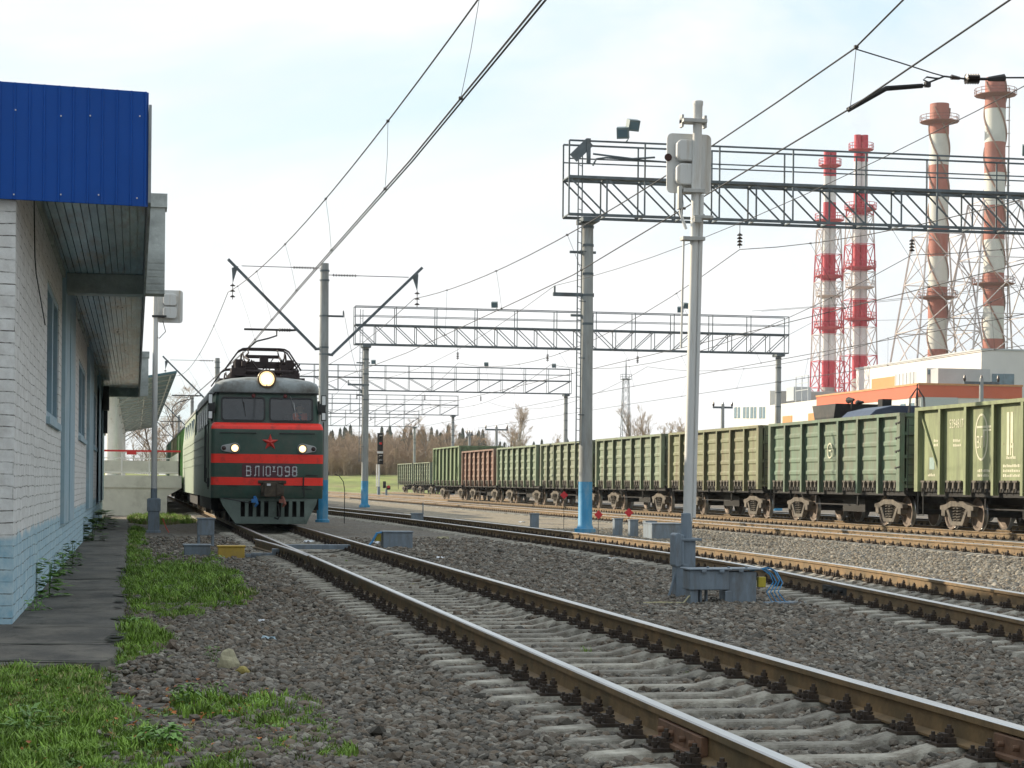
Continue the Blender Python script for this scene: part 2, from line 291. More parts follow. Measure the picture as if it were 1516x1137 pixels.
# ================================================================ brick station building
def brick_mat(name,axis,zoff=0,wear=.5):
    m=bpy.data.materials.new(name); m.use_nodes=True; t=m.node_tree; p=t.nodes['Principled BSDF']; p.inputs['Roughness'].default_value=.8
    tc=N(t,'ShaderNodeTexCoord'); sx=N(t,'ShaderNodeSeparateXYZ'); L(t,tc.outputs['Object'],sx.inputs[0]); cb=N(t,'ShaderNodeCombineXYZ'); L(t,sx.outputs[axis],cb.inputs[0]); L(t,sx.outputs[2],cb.inputs[1])
    wn=N(t,'ShaderNodeTexNoise',Scale=1.6,Detail=4); L(t,tc.outputs['Object'],wn.inputs['Vector'])
    wv=N(t,'ShaderNodeVectorMath',operation='MULTIPLY_ADD'); L(t,wn.outputs['Color'],wv.inputs[0]); wv.inputs[1].default_value=(.12,.075,0); L(t,cb.outputs[0],wv.inputs[2])
    br=N(t,'ShaderNodeTexBrick',Scale=1); br.inputs['Brick Width'].default_value=.36; br.inputs['Row Height'].default_value=.115; br.inputs['Mortar Size'].default_value=.006; br.inputs['Mortar Smooth'].default_value=.35
    br.inputs['Color1'].default_value=(.9,.9,.9,1); br.inputs['Color2'].default_value=(.6,.6,.6,1); br.inputs['Mortar'].default_value=(0,0,0,1); L(t,wv.outputs[0],br.inputs['Vector'])
    # paint: white above, pale blue dado below with a wandering edge
    en=N(t,'ShaderNodeTexNoise',Scale=2.2,Detail=6); L(t,tc.outputs['Object'],en.inputs['Vector'])
    zz=N(t,'ShaderNodeMath',operation='MULTIPLY_ADD'); L(t,en.outputs[0],zz.inputs[0]); zz.inputs[1].default_value=.22; L(t,sx.outputs[2],zz.inputs[2])
    dr=N(t,'ShaderNodeMapRange'); dr.inputs[1].default_value=.94; dr.inputs[2].default_value=1.0; L(t,zz.outputs[0],dr.inputs[0])
    pn=N(t,'ShaderNodeTexNoise',Scale=5,Detail=6,Roughness=.7); L(t,tc.outputs['Object'],pn.inputs['Vector'])
    wr=N(t,'ShaderNodeValToRGB'); wr.color_ramp.elements[0].position=.3; wr.color_ramp.elements[0].color=(.62,.60,.575,1); wr.color_ramp.elements[1].position=.65; wr.color_ramp.elements[1].color=(.86,.855,.84,1); L(t,pn.outputs[0],wr.inputs[0])
    bl=N(t,'ShaderNodeValToRGB'); bl.color_ramp.elements[0].position=.3; bl.color_ramp.elements[0].color=(.24,.45,.58,1); bl.color_ramp.elements[1].position=.7; bl.color_ramp.elements[1].color=(.58,.70,.74,1); L(t,pn.outputs[0],bl.inputs[0])
    mx=N(t,'ShaderNodeMix',data_type='RGBA'); L(t,dr.outputs[0],mx.inputs[0]); L(t,bl.outputs[0],mx.inputs[6]); L(t,wr.outputs[0],mx.inputs[7])
    # open joints: only where the paint has broken
    jn=N(t,'ShaderNodeTexNoise',Scale=3.4,Detail=7,Roughness=.75); L(t,tc.outputs['Object'],jn.inputs['Vector'])
    jr=N(t,'ShaderNodeValToRGB'); jr.color_ramp.elements[0].position=.45; jr.color_ramp.elements[1].position=.60; L(t,jn.outputs[0],jr.inputs[0])
    jm=N(t,'ShaderNodeMath',operation='MULTIPLY'); L(t,br.outputs['Fac'],jm.inputs[0]); L(t,jr.outputs[0],jm.inputs[1])
    m2=N(t,'ShaderNodeMix',data_type='RGBA'); L(t,jm.outputs[0],m2.inputs[0]); L(t,mx.outputs[2],m2.inputs[6]); m2.inputs[7].default_value=(.10,.085,.07,1)
    # flaked brick
    fn=N(t,'ShaderNodeTexNoise',Scale=4.3,Detail=9,Roughness=.8); fv=N(t,'ShaderNodeVectorMath',operation='ADD'); fv.inputs[1].default_value=(7.3,3.1,9.7); L(t,tc.outputs['Object'],fv.inputs[0]); L(t,fv.outputs[0],fn.inputs['Vector'])
    fr=N(t,'ShaderNodeValToRGB'); fr.color_ramp.elements[0].position=.70; fr.color_ramp.elements[1].position=.715; L(t,fn.outputs[0],fr.inputs[0])
    m3=N(t,'ShaderNodeMix',data_type='RGBA'); L(t,fr.outputs[0],m3.inputs[0]); L(t,m2.outputs[2],m3.inputs[6]); m3.inputs[7].default_value=(.30,.10,.06,1)
    L(t,m3.outputs[2],p.inputs['Base Color'])
    hs=N(t,'ShaderNodeMath',operation='MULTIPLY_ADD'); L(t,br.outputs['Fac'],hs.inputs[0]); hs.inputs[1].default_value=-1.0; L(t,pn.outputs[0],hs.inputs[2])
    b=N(t,'ShaderNodeBump',Strength=.9,Distance=.012); L(t,hs.outputs[0],b.inputs['Height']); L(t,b.outputs[0],p.inputs['Normal']); return m
M_brF=brick_mat('painted_brick_front',0); M_brS=brick_mat('painted_brick_side',1)
M_blue=pm('blue_profiled_sheet',(.004,.072,.35),.5,0,.10,.8,spec=.25)
M_soff=pm('soffit_lining',(.36,.50,.60),.25,.0,.3,1.3,dirt=(.30,.20,.14),damt=.5,dscale=.8,stretch=(3.5,.35,1),spec=.8)
M_grconc=pm('grey_concrete',(.45,.48,.46),.85,0,.2,3,.4,18,dirt=(.18,.19,.19),damt=.4)
M_bltrim=pm('pale_blue_trim',(.34,.47,.55),.7,0,.12,3,.15,dirt=(.5,.56,.58),damt=.3)
M_pane=pm('dark_pane',(.10,.17,.21),.2,0,.3,1,spec=.7)
B=thing('station_building',(-1.15,19.8,0),'long white brick building with blue lower band and bright blue sheet metal eave','building')
bo=Vector((-1.15,19.8,0))
def bpart(m,name,mat,par=None,**k):
    o=m.build(name,mat,None,**k); o.parent=par or B
    if par is None: o.matrix_parent_inverse=Matrix.Translation(-bo)
    return o
WX=-1.15; Y0,Y1=19.8,74.0; ZT=4.72
wins=[(26.9,31.0,2.25,4.06),(42.0,47.6,2.33,3.92),(56.5,60.5,2.35,3.92)]
m=MB(); th=.3
yy=Y0
for a,b_,z0,z1 in wins:
    m.b2((WX-th,yy,-.1),(WX,a,ZT)); m.b2((WX-th,a,-.1),(WX,b_,z0)); m.b2((WX-th,a,z1),(WX,b_,ZT)); yy=b_
m.b2((WX-th,yy,-.1),(WX,Y1,ZT)); m.b2((-9,Y1-.3,-.1),(WX-th,Y1,ZT))
bpart(m,'wall',M_brS)
sk=.148
m=MB(); m.prism([(WX-.002,Y0-.004),(WX-.002,Y0+.28),(-14,Y0+.28-12.85*sk),(-14,Y0-.004-12.85*sk)],-.1,ZT,'z'); bpart(m,'wall',M_brF)
# unseen blocks added to shade the foreground, out of the picture to the left
m=MB(); m.b2((-15.5,2,-.1),(-5.2,Y0-.8,6.9)); m.b2((-15,Y0+1,-.1),(-4.6,Y1-2,6.4)); bpart(m,'shade_blocks',M_brF)
for a,b_,z0,z1 in wins:
    f=MB(); x0,x1=WX-.16,WX-.02; t_=.09; mid=(a+b_)/2
    f.b2((x0,a,z0),(x1,a+t_,z1)); f.b2((x0,b_-t_,z0),(x1,b_,z1)); f.b2((x0,a+t_,z0),(x1,b_-t_,z0+t_)); f.b2((x0,a+t_,z1-t_),(x1,b_-t_,z1)); f.b2((x0,mid-.16,z0+t_),(x1+.01,mid+.16,z1-t_))
    w=bpart(f,'window',M_bltrim); p=MB(); p.b2((WX-.15,a+t_,z0+t_),(WX-.12,b_-t_,z1-t_)); bpart(p,'pane',M_pane,w)
    s_=MB(); s_.b2((WX-.05,a-.08,z0-.10),(WX+.05,b_+.08,z0-.005)); bpart(s_,'window_sill',M_bltrim)
for a,b_ in ((32.2,37.5),(48.9,54.2),(62.0,66.0),(68.5,73.0)):
    m=MB(); m.b2((WX,a,.72),(WX+.06,b_,ZT)); m.b2((WX,a+2.2*(a<33)+.0,.73),(WX+.075,a+2.6*(a<33)+.6*(a>33),ZT-.5)); bpart(m,'pilaster',M_bltrim)
# eaves: soffit of lengthwise boards, end beams, fascia
EX=.10
m=MB(); nb=13; bw=(EX-WX)/nb
for i in range(nb): m.b2((WX+i*bw+.006,Y0+.16,ZT-.02),(WX+(i+1)*bw-.006,Y1,ZT+.01+.006*(i%2)))
m.b2((WX,Y0+.1,ZT+.02),(EX,Y1,ZT+.05)); bpart(m,'soffit',M_soff)
m=MB(); m.b2((WX-.0,Y0+.13,ZT-.12),(WX+.05,Y1,ZT-.025)); bpart(m,'cornice',M_grconc)
for y in (32.4,72.2):
    m=MB(); m.b2((WX+.065,y,4.38),(EX-.0,y+.45,ZT-.025)); m.b2((EX+.003,y-.02,4.40),(.44,y+.5,5.78)); m.b2((EX-.02+.03,y-.06,5.78),(.47,y+.55,6.0))
    for k in range(5): m.b2((EX+.02,y-.026,4.45+k*.11),(.43+.01*(k%2),y-.018,4.53+k*.11))
    bpart(m,'eave_beam',M_grconc,bevel=.008)
m=MB(); n=0; x=-14.0
prof=[]
while x<EX-.02:                       # trapezoid profile, ribs every 0.19 m, follows the skewed front
    for dx,dz in ((0,0),(.085,0),(.09,.010),(.105,.010),(.11,0)): prof.append((min(x+dx,EX),dz))
    x+=.137
fy=lambda x:Y0-.12+(x-WX)*sk
vs=[(x,fy(x)-d,z) for x,d in prof for z in (4.10,5.22)]
m.add(vs,[(2*i,2*i+2,2*i+3,2*i+1) for i in range(len(prof)-1)])
m.add([(-14,fy(-14)+.03,4.10),(EX,fy(EX)+.03,4.10),(EX,fy(EX)+.03,5.22),(-14,fy(-14)+.03,5.22)],[(0,1,2,3)])
m.mi=1; rng=random.Random(5)
for i in range(18):
    for z in (4.16,4.95): x=-.02-i*.38+rng.uniform(-.06,.06); m.box((x,fy(x)-.012,z+rng.uniform(-.03,.03)),(.013,.014,.013))
bpart(m,'eave_panel',[M_blue,M_white],fix=False)
m=MB(); m.b2((EX+.002,Y0+.08,4.14),(EX+.03,Y1+.1,5.1)); bpart(m,'side_fascia',pm('fascia_zinc',(.30,.32,.33),.5,.3,.2,2,dirt=(.12,.1,.09),damt=.35))
m=MB(); m.b2((-15,Y0+.35,5.08),(EX-.01,Y1,5.18)); bpart(m,'roof',M_dark)
m=MB(); m.tube([(WX+.03,22.6,4.5),(WX+.03,22.9,3.9),(WX+.03,23.2,3.75),(WX+.03,25.6,3.35)],.008,5); bpart(m,'cable',M_wire)
m=MB(); m.b2((WX+.08,68.0,3.75),(WX+.28,68.7,4.55)); m.b2((WX+.08,69.0,3.0),(WX+.22,69.6,3.8)); bpart(m,'service_box',M_dark,bevel=.01)
# ================================================================ tracks
HEAD=[(-.075,.02),(.075,.02),(.075,.032),(.012,.05),(.009,.145),(.0375,.158),(.0375,.192),(.03,.2),(-.03,.2),(-.0375,.192),(-.0375,.158),(-.009,.145),(-.012,.05),(-.075,.032)]
def rail_mesh(fx,off,ys):
    m=MB(); k=len(HEAD); rows=[]
    for y in ys:
        dx=(fx(y+.5)-fx(y-.5)); t=Vector((dx,1,0)).normalized(); nrm=Vector((t.y,-t.x,0)); c=Vector((fx(y),y,0))+nrm*off
        rows.append([c+nrm*u+Vector((0,0,w)) for u,w in HEAD])
    vs=[p for r_ in rows for p in r_]
    for j in range(k):
        m.mi=1 if j in (6,7,8) else 0
        m.add([],[]) ; o=0
        fs=[(i*k+j,i*k+(j+1)%k,(i+1)*k+(j+1)%k,(i+1)*k+j) for i in range(len(ys)-1)]
        m.f+=fs; m.m+=[m.mi]*len(fs)
    m.v=[tuple(p) for p in vs]; m.mi=1; m.f+=[tuple(range(k)),tuple(range((len(ys)-1)*k,len(ys)*k))]; m.m+=[0,0]; return m
def sleeper_mb():
    m=MB(); st=[(-1.35,-.035),(-1.30,.0),(-1.0,.016),(-.6,.018),(-.38,-.035),(.38,-.035),(.6,.018),(1.0,.016),(1.30,.0),(1.35,-.035)]
    vs=[]
    for s,z in st: vs+=[(s,-.145,-.2),(s,-.088,z-.012),(s,-.075,z),(s,.075,z),(s,.088,z-.012),(s,.145,-.2)]
    k=6; n=len(st); fs=[(i*k+j,i*k+(j+1)%k,(i+1)*k+(j+1)%k,(i+1)*k+j) for i in range(n-1) for j in range(k)]
    m.add(vs,fs+[tuple(range(k)),tuple(range((n-1)*k,n*k))]); return m
def clamp_mb(hi=True):
    m=MB(); m.box((0,0,.022),(.40,.17,.018))
    for s in (-1,1):
        m.box((s*.105,0,.045),(.05,.12,.03)); m.box((s*.125,0,.055),(.03,.09,.05))
        m.tube([(s*.098,0,.05),(s*.098,0,.125)],.013,6); 
        m.tube([(s*.098,0,.062),(s*.098,0,.074)],.030,6); m.tube([(s*.098,0,.08),(s*.098,0,.105)],.024,6)
        if hi:
            m.tube([(s*.172,.045,.03),(s*.172,.045,.085)],.011,6); m.tube([(s*.172,.045,.045),(s*.172,.045,.066)],.022,6)
            m.tube([(s*.172,-.045,.03),(s*.172,-.045,.085)],.011,6); m.tube([(s*.172,-.045,.045),(s*.172,-.045,.066)],.022,6)
    return m
sl_o=sleeper_mb().build('sleeper',M_sleeper); cl_o=clamp_mb().build('rail_clamp',M_clamp)
sl_me,cl_me=sl_o.data,cl_o.data
bpy.data.objects.remove(sl_o); bpy.data.objects.remove(cl_o)
def track(fx,y0,y1,ys0,ys1,label,rest=None,pitch=.545,step=3):
    rt=thing('railway_track',(fx(y0),y0,0),label,'railway track','tracks of the station yard')
    inv=Matrix.Translation((-fx(y0),-y0,0))
    n=int((y1-y0)/step)+1; ys=[y0+(y1-y0)*i/n for i in range(n+1)]
    for off in (-.797,.797):
        o=rail_mesh(fx,off,ys).build('rail',[M_rail,M_railtop]); o.parent=rt; o.matrix_parent_inverse=inv
    rng=random.Random(int(y0*7+fx(y0)*13)); y=ys0
    while y<ys1:
        a=-math.atan(fx(y+.5)-fx(y-.5)); o=bpy.data.objects.new('sleeper',sl_me); S.collection.objects.link(o); o.parent=rt; o.matrix_parent_inverse=inv
        o.location=(fx(y)+rng.uniform(-.03,.03),y+rng.uniform(-.025,.025),rng.uniform(-.006,.002)); o.rotation_euler=(0,0,a+rng.uniform(-.012,.012))
        for s in (-.797,.797):
            c=bpy.data.objects.new('rail_clamp',cl_me); S.collection.objects.link(c); c.parent=o; c.location=(s,0,0); c.rotation_euler=(0,0,rng.uniform(-.03,.03))
        y+=pitch
    if rest:
        m=MB(); mc=MB(); sv,sf=[v.co.copy() for v in sl_me.vertices],[tuple(p.vertices) for p in sl_me.polygons]
        while y<rest:
            a=-math.atan(fx(y+.5)-fx(y-.5)); M=Matrix.Translation((fx(y),y,0))@Matrix.Rotation(a,4,'Z')
            m.add([M@v for v in sv],sf)
            for s in (-.797,.797):
                for d in (-.1,.1): mc.box(M@Vector((s+d,0,.06)),(.06,.12,.10))
            y+=pitch
        o=m.build('sleepers',M_sleeper,fix=False); o.parent=rt; o.matrix_parent_inverse=inv; o['kind']='stuff'
        o=mc.build('rail_clamps',M_clamp,fix=False); o.parent=rt; o.matrix_parent_inverse=inv; o['kind']='stuff'
    return rt,inv
r1,i1=track(T1,4,260,8.1,56,'nearest track, dark rails and grooved concrete sleepers running under the locomotive',rest=90)
m=MB(); ys=[33,35,37,39,41,42.5]; st=rail_mesh(spline([(2.845,30),(2.83,34),(2.70,39),(2.52,42.5),(2.4,45)]),0,ys).build('rail',[M_rail,M_railtop]); st.parent=r1; st.matrix_parent_inverse=i1
for x,y in ((2.873,10.15),(4.467,9.35)):
    j=MB()
    for s in (-1,1):
        j.b2((x+s*.012,y-.42,.045),(x+s*.05,y+.42,.145)); j.b2((x+s*.012,y-.42,.03),(x+s*.085,y+.42,.055))
        for k in (-.3,-.12,.12,.3): j.tube([(x+s*.05,y+k,.1),(x+s*.085,y+k,.1)],.018,6)
    o=j.build('joint_bar',pm('joint_rust%d'%x,(.15,.08,.045),.75,0,.4,8,.2),bevel=.004); o.parent=r1; o.matrix_parent_inverse=i1
r2,i2=track(T2,12,240,15.5,68,'curving track behind the white mast, with orange sunlit rail',rest=105,step=2)
j=MB()
for y in (24.2,):
    x=T2(y)-.797
    for s in (-1,1):
        j.b2((x+s*.012,y-.45,.04),(x+s*.06,y+.45,.15))
        for k in (-.3,-.1,.1,.3): j.tube([(x+s*.05,y+k,.1),(x+s*.10,y+k,.1)],.022,6)
o=j.build('joint_bar',M_dark); o.parent=r2; o.matrix_parent_inverse=i2
r3,i3=track(T3,26,330,36,90,'straight sunlit track in front of the freight train',rest=170,step=20)
r4,i4=track(T4,26,300,36,86,'sunlit track that carries the freight wagons',rest=150,step=5)
T6=lambda y:32.95
r6,i6=track(T6,190,330,400,401,'far track with the last two freight wagons',step=40)
r5,i5=track(T5,30,200,40,44,'track behind the freight train',rest=90,step=30)
# ================================================================ wheels and bogies
M_wheel=pm('wheel_steel',(.16,.125,.10),.6,.3,.3,3)
M_tread=pm('wheel_tread',(.5,.5,.5),.3,1,.1)
M_bog=pm('bogie_dust',(.135,.118,.095),.85,0,.35,4,dirt=(.05,.045,.04),damt=.5,dscale=3)
def wheel_mb(r=.475):
    m=MB(); prof=[(.0,.0),(.11,.0),(.12,.03),(.16,.035),(.20,.02),(r-.10,.015),(r-.07,.0),(r-.01,.0),(r+.028,.005),(r+.028,.03),(r,.04),(r-.006,.13),(r-.07,.13),(r-.10,.08),(.2,.075),(.16,.1),(.12,.13),(.09,.17),(.0,.17)]
    M=Matrix.Rotation(R(90),4,'Y')
    for i in range(len(prof)-1):
        m.mi=1 if i in (7,8,9,10) else 0
        m.lathe(prof[i:i+2],24,M,cap=False)
    return m
# wheel_mb: axle along x; flange side (low coordinate) faces the track centre
def bogie(parent,y,gauge_half=.76,wb=1.85,name='bogie',loco=False):
    r=.475 if not loco else .62; zc=.2+r
    f=MB()
    for s in (-1,1):
        X=s*(gauge_half+.28)
        if not loco:
            poly=[(-1.18,zc+.10),(-1.18,zc+.22),(-.75,zc+.27),(-.45,zc+.36),(.45,zc+.36),(.75,zc+.27),(1.18,zc+.22),(1.18,zc+.10),(.78,zc+.08),(.55,zc+.16),(.36,zc+.20),(-.36,zc+.20),(-.55,zc+.16),(-.78,zc+.08)]
            f.prism([(y+u,w) for u,w in poly],X-.09,X+.09,'x')
            f.prism([(y-.75,zc+.1),(y-.6,zc+.12),(y-.32,zc-.22),(y+.32,zc-.22),(y+.6,zc+.12),(y+.75,zc+.1),(y+.42,zc-.34),(y-.42,zc-.34)],X-.08,X+.08,'x')
            for k in (-wb/2,wb/2): f.box((X,y+k,zc+.02),(.2,.26,.2)); f.tube([(X-.06,y+k,zc),(X+.14,y+k,zc)],.11,10)
        else:
            f.box((X+s*.12,y,zc+.15),(.14,4.2,.30)); 
            for k in (-1.5,1.5): f.box((X+s*.12,y+k,zc),(.22,.5,.42)); f.tube([(X,y+k,zc),(X+s*.27,y+k,zc)],.16,10)
            for k in (-.9,.9): f.box((X+s*.14,y+k,zc-.2),(.1,.12,.5))
            for k in (-2.3,-.7,.7,2.3): f.tube([(X+s*.16,y+k,zc-.1),(X+s*.16,y+k,zc+.4)],.09,8)
    f.box((0,y,zc+.2),(gauge_half*2+.4,.4,.3))
    b=f.build(name,M_bog if not loco else M_bogl,parent,bevel=.012)
    for s in (-1,1):
        for k in ((-wb/2,wb/2) if not loco else (-1.5,1.5)):
            m=wheel_mb(r); o=m.build('wheel',[M_wheel,M_tread],b,smooth=True)
            o.location=(s*(gauge_half-.0),y+k,zc); o.rotation_euler=(0,0,0 if s>0 else math.pi)
        if not loco:
            sp=MB()
            for q in (-.13,.13):
                pts=[(s*(gauge_half+.28)+.11*math.cos(t*.8),y+q+.11*math.sin(t*.8),zc-.22+.42*t/40) for t in range(41)]
                sp.tube(pts,.022,5)
            sp.build('spring',M_bog,b)
    ax=MB()
    for k in ((-wb/2,wb/2) if not loco else (-1.5,1.5)): ax.tube([(-gauge_half,y+k,zc),(gauge_half,y+k,zc)],.09,8)
    ax.build('axle',M_dark,b)
    return b
M_bogl=pm('bogie_soot',(.05,.042,.035),.85,0,.4,3,dirt=(.16,.13,.10),damt=.45,dscale=2)
# ================================================================ open freight wagons
def paint(name,c,d=(.12,.10,.075),am=.42): return pm(name,[x*.64 for x in c],.68,0,.24,1.6,.10,10,dirt=[x*.6 for x in d],damt=am+.12,dscale=1.5,stretch=(2.2,2.2,.45),rust=(.13,.075,.045),rscale=4.5,rpos=.63)
GON={'lime':paint('wagon_lime',(.32,.375,.19),(.23,.25,.14),.4),'green':paint('wagon_green',(.18,.275,.185),(.21,.20,.14)),'olive':paint('wagon_olive',(.27,.30,.165),(.24,.20,.12),.5),
     'pale':paint('wagon_pale',(.25,.325,.215),(.22,.21,.13)),'rust':paint('wagon_rust',(.25,.115,.075),(.36,.27,.21),.45),'bright':paint('wagon_bright',(.22,.32,.165),(.2,.22,.13),.35)}
def gondola(key,label,z1=3.68,flush=False):
    """body runs along y, its left side (x<0) is what the yard sees; z above ground, root at the middle of the track"""
    t=thing('freight_wagon',(0,0,0),label,'freight wagon','open freight wagons standing in the long train'); pt=GON[key]
    H=6.36; HW=1.42; z0=1.50; nb=7; pitch=2*H/nb
    for s in (-1,1):
        m=MB()
        for k in range(nb):
            a,b_=-H+k*pitch,-H+(k+1)*pitch
            if flush: m.add([(s*HW,a,z0),(s*HW,b_,z0),(s*HW,b_,z1-.1),(s*HW,a,z1-.1)],[(0,1,2,3)]); continue
            # pressed horizontal ribs
            prof=[(z0,0),(z0+.12,0)]
            for q in range(4):
                zz=z0+.30+q*(z1-z0-.45)/4
                prof+=[(zz,0),(zz+.045,.032),(zz+.13,.032),(zz+.19,0)]
            prof+=[(z1-.1,0)]
            ins=.16
            for i in range(len(prof)-1):
                (za,da),(zb,db)=prof[i],prof[i+1]
                X0,X1=s*(HW+da),s*(HW+db)
                m.add([(s*HW,a,za),(X0,a+ins,za),(X0,b_-ins,za),(s*HW,b_,za),(s*HW,a,zb),(X1,a+ins,zb),(X1,b_-ins,zb),(s*HW,b_,zb)],[(0,1,5,4),(1,2,6,5),(2,3,7,6)])
        m.b2((s*(HW-.06),-H,z0),(s*(HW-.012),H,z1-.1))
        m.b2((s*(HW-.07),-H,z1-.1),(s*(HW+.17),H,z1))                     # top rail
        m.build('side_wall',pt,t,fix=True)
        for k in range(nb+1):
            y=-H+k*pitch; p=MB(); w=.075 if 0<k<nb else .13; yy=min(max(y,-H+w-.02),H-w+.02)
            zb_=1.22 if 0<k<nb else 1.30; za_=z1-.1-.003
            if 0<k<nb:      # rolled channel, open towards -y: flange on the wall, web, outer flange with a lip
                p.b2((s*(HW+.003),yy+w-.022,zb_),(s*(HW+.165),yy+w,za_)); p.b2((s*(HW+.145),yy-w,zb_),(s*(HW+.165),yy+w-.0225,za_)); p.b2((s*(HW+.003),yy-w,zb_),(s*(HW+.015),yy+w-.0225,za_))
            else: p.b2((s*(HW+.003),yy-w,zb_),(s*(HW+.165),yy+w,za_))
            p.build('side_post',pt,t)
    if flush:
        for a,b_,c,d in ((H-.12,z1-.12,H-pitch+.08,z0+.12),(-H+.12,z1-.12,-H+pitch-.08,z0+.12)):
            p=MB(); p.bar((-HW-.04,a,b_),(-HW-.04,c,d),.05,.06); p.build('side_brace',pt,t)
    for s in (-1,1):
        m=MB(); m.b2((-HW,s*(H-.06),z0-.1),(HW,s*H,z1))
        for x in (-.95,-.32,.32,.95): m.b2((x-.06,s*(H+.002),z0-.1),(x+.06,s*(H+.08),z1-.1))
        for z in (z0+.1,z0+.8,z0+1.5,z1-.12): m.b2((-HW,s*(H+.003),z),(HW,s*(H+.06),z+.1))
        m.build('end_wall',pt,t)
        l=MB()
        for x in (-1.36,-.98): l.tube([(x,s*(H+.13),z0-.1),(x,s*(H+.13),z1-.2)],.012,5)
        for k in range(7): l.tube([(-1.36,s*(H+.13),z0+k*.3),(-.98,s*(H+.13),z0+k*.3)],.012,5)
        l.build('ladder',M_dark,t)
        c=MB(); c.b2((-.16,s*H,1.05),(.16,s*(H+.35),1.35)); c.b2((-.2,s*(H+.3),1.02),(.10,s*(H+.58),1.40)); c.b2((-.32,s*(H+.42),1.08),(-.2,s*(H+.60),1.34)); c.build('coupler',M_dark,t,bevel=.02)
    # underframe and drop doors
    u=MB(); u.b2((-1.36,-H,1.165),(1.36,H,1.34)); u.b2((-.3,-H,.95),(.3,H,1.16)); u.b2((-.7,-1.2,.6),(.1,.9,1.0)); u.tube([(.75,-.9,.78),(.75,.8,.78)],.19,10)
    u.b2((-HW+.15,-H+.1,1.34),(HW-.15,H-.1,z0+.3)); u.b2((-1.30,-2.0,.82),(-1.24,2.0,.86)); u.b2((-1.28,-2.05,.82),(-1.24,-1.98,1.2)); u.b2((-1.28,1.98,.82),(-1.24,2.05,1.2)); u.build('underframe',M_black,t)
    for s in (-1,1):
        h=MB(); rng=random.Random(3)
        for k in range(nb):
            a=-H+k*pitch
            for q in (.30,.52,.74):
                y=a+q*pitch; h.b2((s*(HW+.015),y-.05,z0-.10),(s*(HW+.10),y+.05,z0+.12)); h.b2((s*(HW+.06),y-.16,z0+.07),(s*(HW+.11),y+.12,z0+.125)); h.bar((s*(HW+.08),y+.03,z0+.02),(s*(HW+.07),y+.12,z0-.20),.04,.03)
        h.build('door_latches',M_latch,t)
        d=MB(); d.b2((s*(HW-.10),-H+.3,z0-.2),(s*(HW+.01),H-.3,z0+.10-.03)); d.build('drop_door_gap',M_black,t)
        st=MB(); y=-s*(H-.35)
        st.tube([(s*(HW+.1),y-.2,1.3),(s*(HW+.1),y-.2,.6),(s*(HW+.1),y+.2,.6),(s*(HW+.1),y+.2,1.3)],.018,5); st.build('step',M_dark,t)
    for y in (-4.33,4.33): bogie(t,y)
    return t
M_latch=pm('latch_grime',(.10,.088,.07),.8,0,.5,9)
M_letter=pm('white_lettering',(.52,.51,.38),.7,0,.12,4,dirt=(.42,.43,.27),damt=.3,dscale=5)
M_patch=pm('patched_paint',(.24,.33,.30),.65,0,.15,4)
FONT=None
def text_mesh(body,size,name,mat,M,parent,ext=.004,sx=1):
    cu=bpy.data.curves.new(name,'FONT'); cu.body=body; cu.size=size; cu.extrude=ext; cu.align_x='CENTER'
    o=bpy.data.objects.new(name,cu); S.collection.objects.link(o); dg=bpy.context.evaluated_depsgraph_get(); me=bpy.data.meshes.new_from_object(o.evaluated_get(dg)); bpy.data.objects.remove(o)
    me.materials.clear(); me.materials.append(mat); o=bpy.data.objects.new(name,me); S.collection.objects.link(o); o.parent=parent; o.matrix_parent_inverse=Matrix.Identity(4); o.matrix_basis=M@Matrix.Diagonal((sx,1,1,1)); return o
def put(t,y,first=False,fx=T4):
    dx=fx(y+4.3)-fx(y-4.3); t.location=(.5*(fx(y+4.3)+fx(y-4.3)),y,0); t.rotation_euler=(0,0,-math.atan(dx/8.6)); return t
PIT=13.92; YW=49.6
w0=put(gondola('lime','light yellow green freight wagon with painted emblem and diagonal brace at the right edge',3.78,True),YW)
# lettering on the left side: text runs toward -y, facing -x
side=lambda x,y,z: Matrix.Translation((x,y,z))@Matrix.Rotation(R(-90),4,'Z')@Matrix.Rotation(R(90),4,'X')
xs=-1.42-.006; P_=2*6.36/7
yb=lambda k,f:6.36-P_*(k+f)          # k-th bay from the far end, f across it
text_mesh('52948174',.36,'wagon_number',M_letter,side(xs,yb(1,.52),3.12),w0,sx=.78)
for (k,f,z,w,n) in ((0,.70,2.75,.4,2),(1,.5,2.72,.5,2),(2,.5,1.86,.75,2),(3,.5,1.98,1.1,3),(3,.45,2.2,.5,1),(0,.5,1.75,.5,1)):
    m=MB(); rng=random.Random(int(k*10+z*100))
    for i in range(n):
        y=yb(k,f)+w/2
        while y>yb(k,f)-w/2:
            l=rng.uniform(.05,.1); m.b2((xs-.001,y,z-i*.13),(xs+.003,y-l,z-i*.13+rng.uniform(.05,.08))); y-=l+.03
    m.build('stencil_lines',M_letter,w0)
e=MB(); c=(yb(2,.42),2.82); n=40
for i in range(n):
    a,b_=2*math.pi*i/n,2*math.pi*(i+1)/n
    e.bar((xs,c[0]+.40*math.cos(a),c[1]+.62*math.sin(a)),(xs,c[0]+.40*math.cos(b_),c[1]+.62*math.sin(b_)),.008,.06)
e.b2((xs-.002,c[0]+.30,3.07),(xs+.004,c[0]-.62,3.13)); e.b2((xs-.002,c[0]-.10,2.98),(xs+.004,c[0]-.62,3.03))
e.b2((xs-.004,c[0]-.12,2.55),(xs+.003,c[0]-.20,3.0)); e.build('emblem',M_letter,w0)
text_mesh('ВЛ',.46,'emblem_letters',M_letter,side(xs,c[0]+.08,2.52),w0,sx=.8)
e=MB(); c=yb(3,.42)
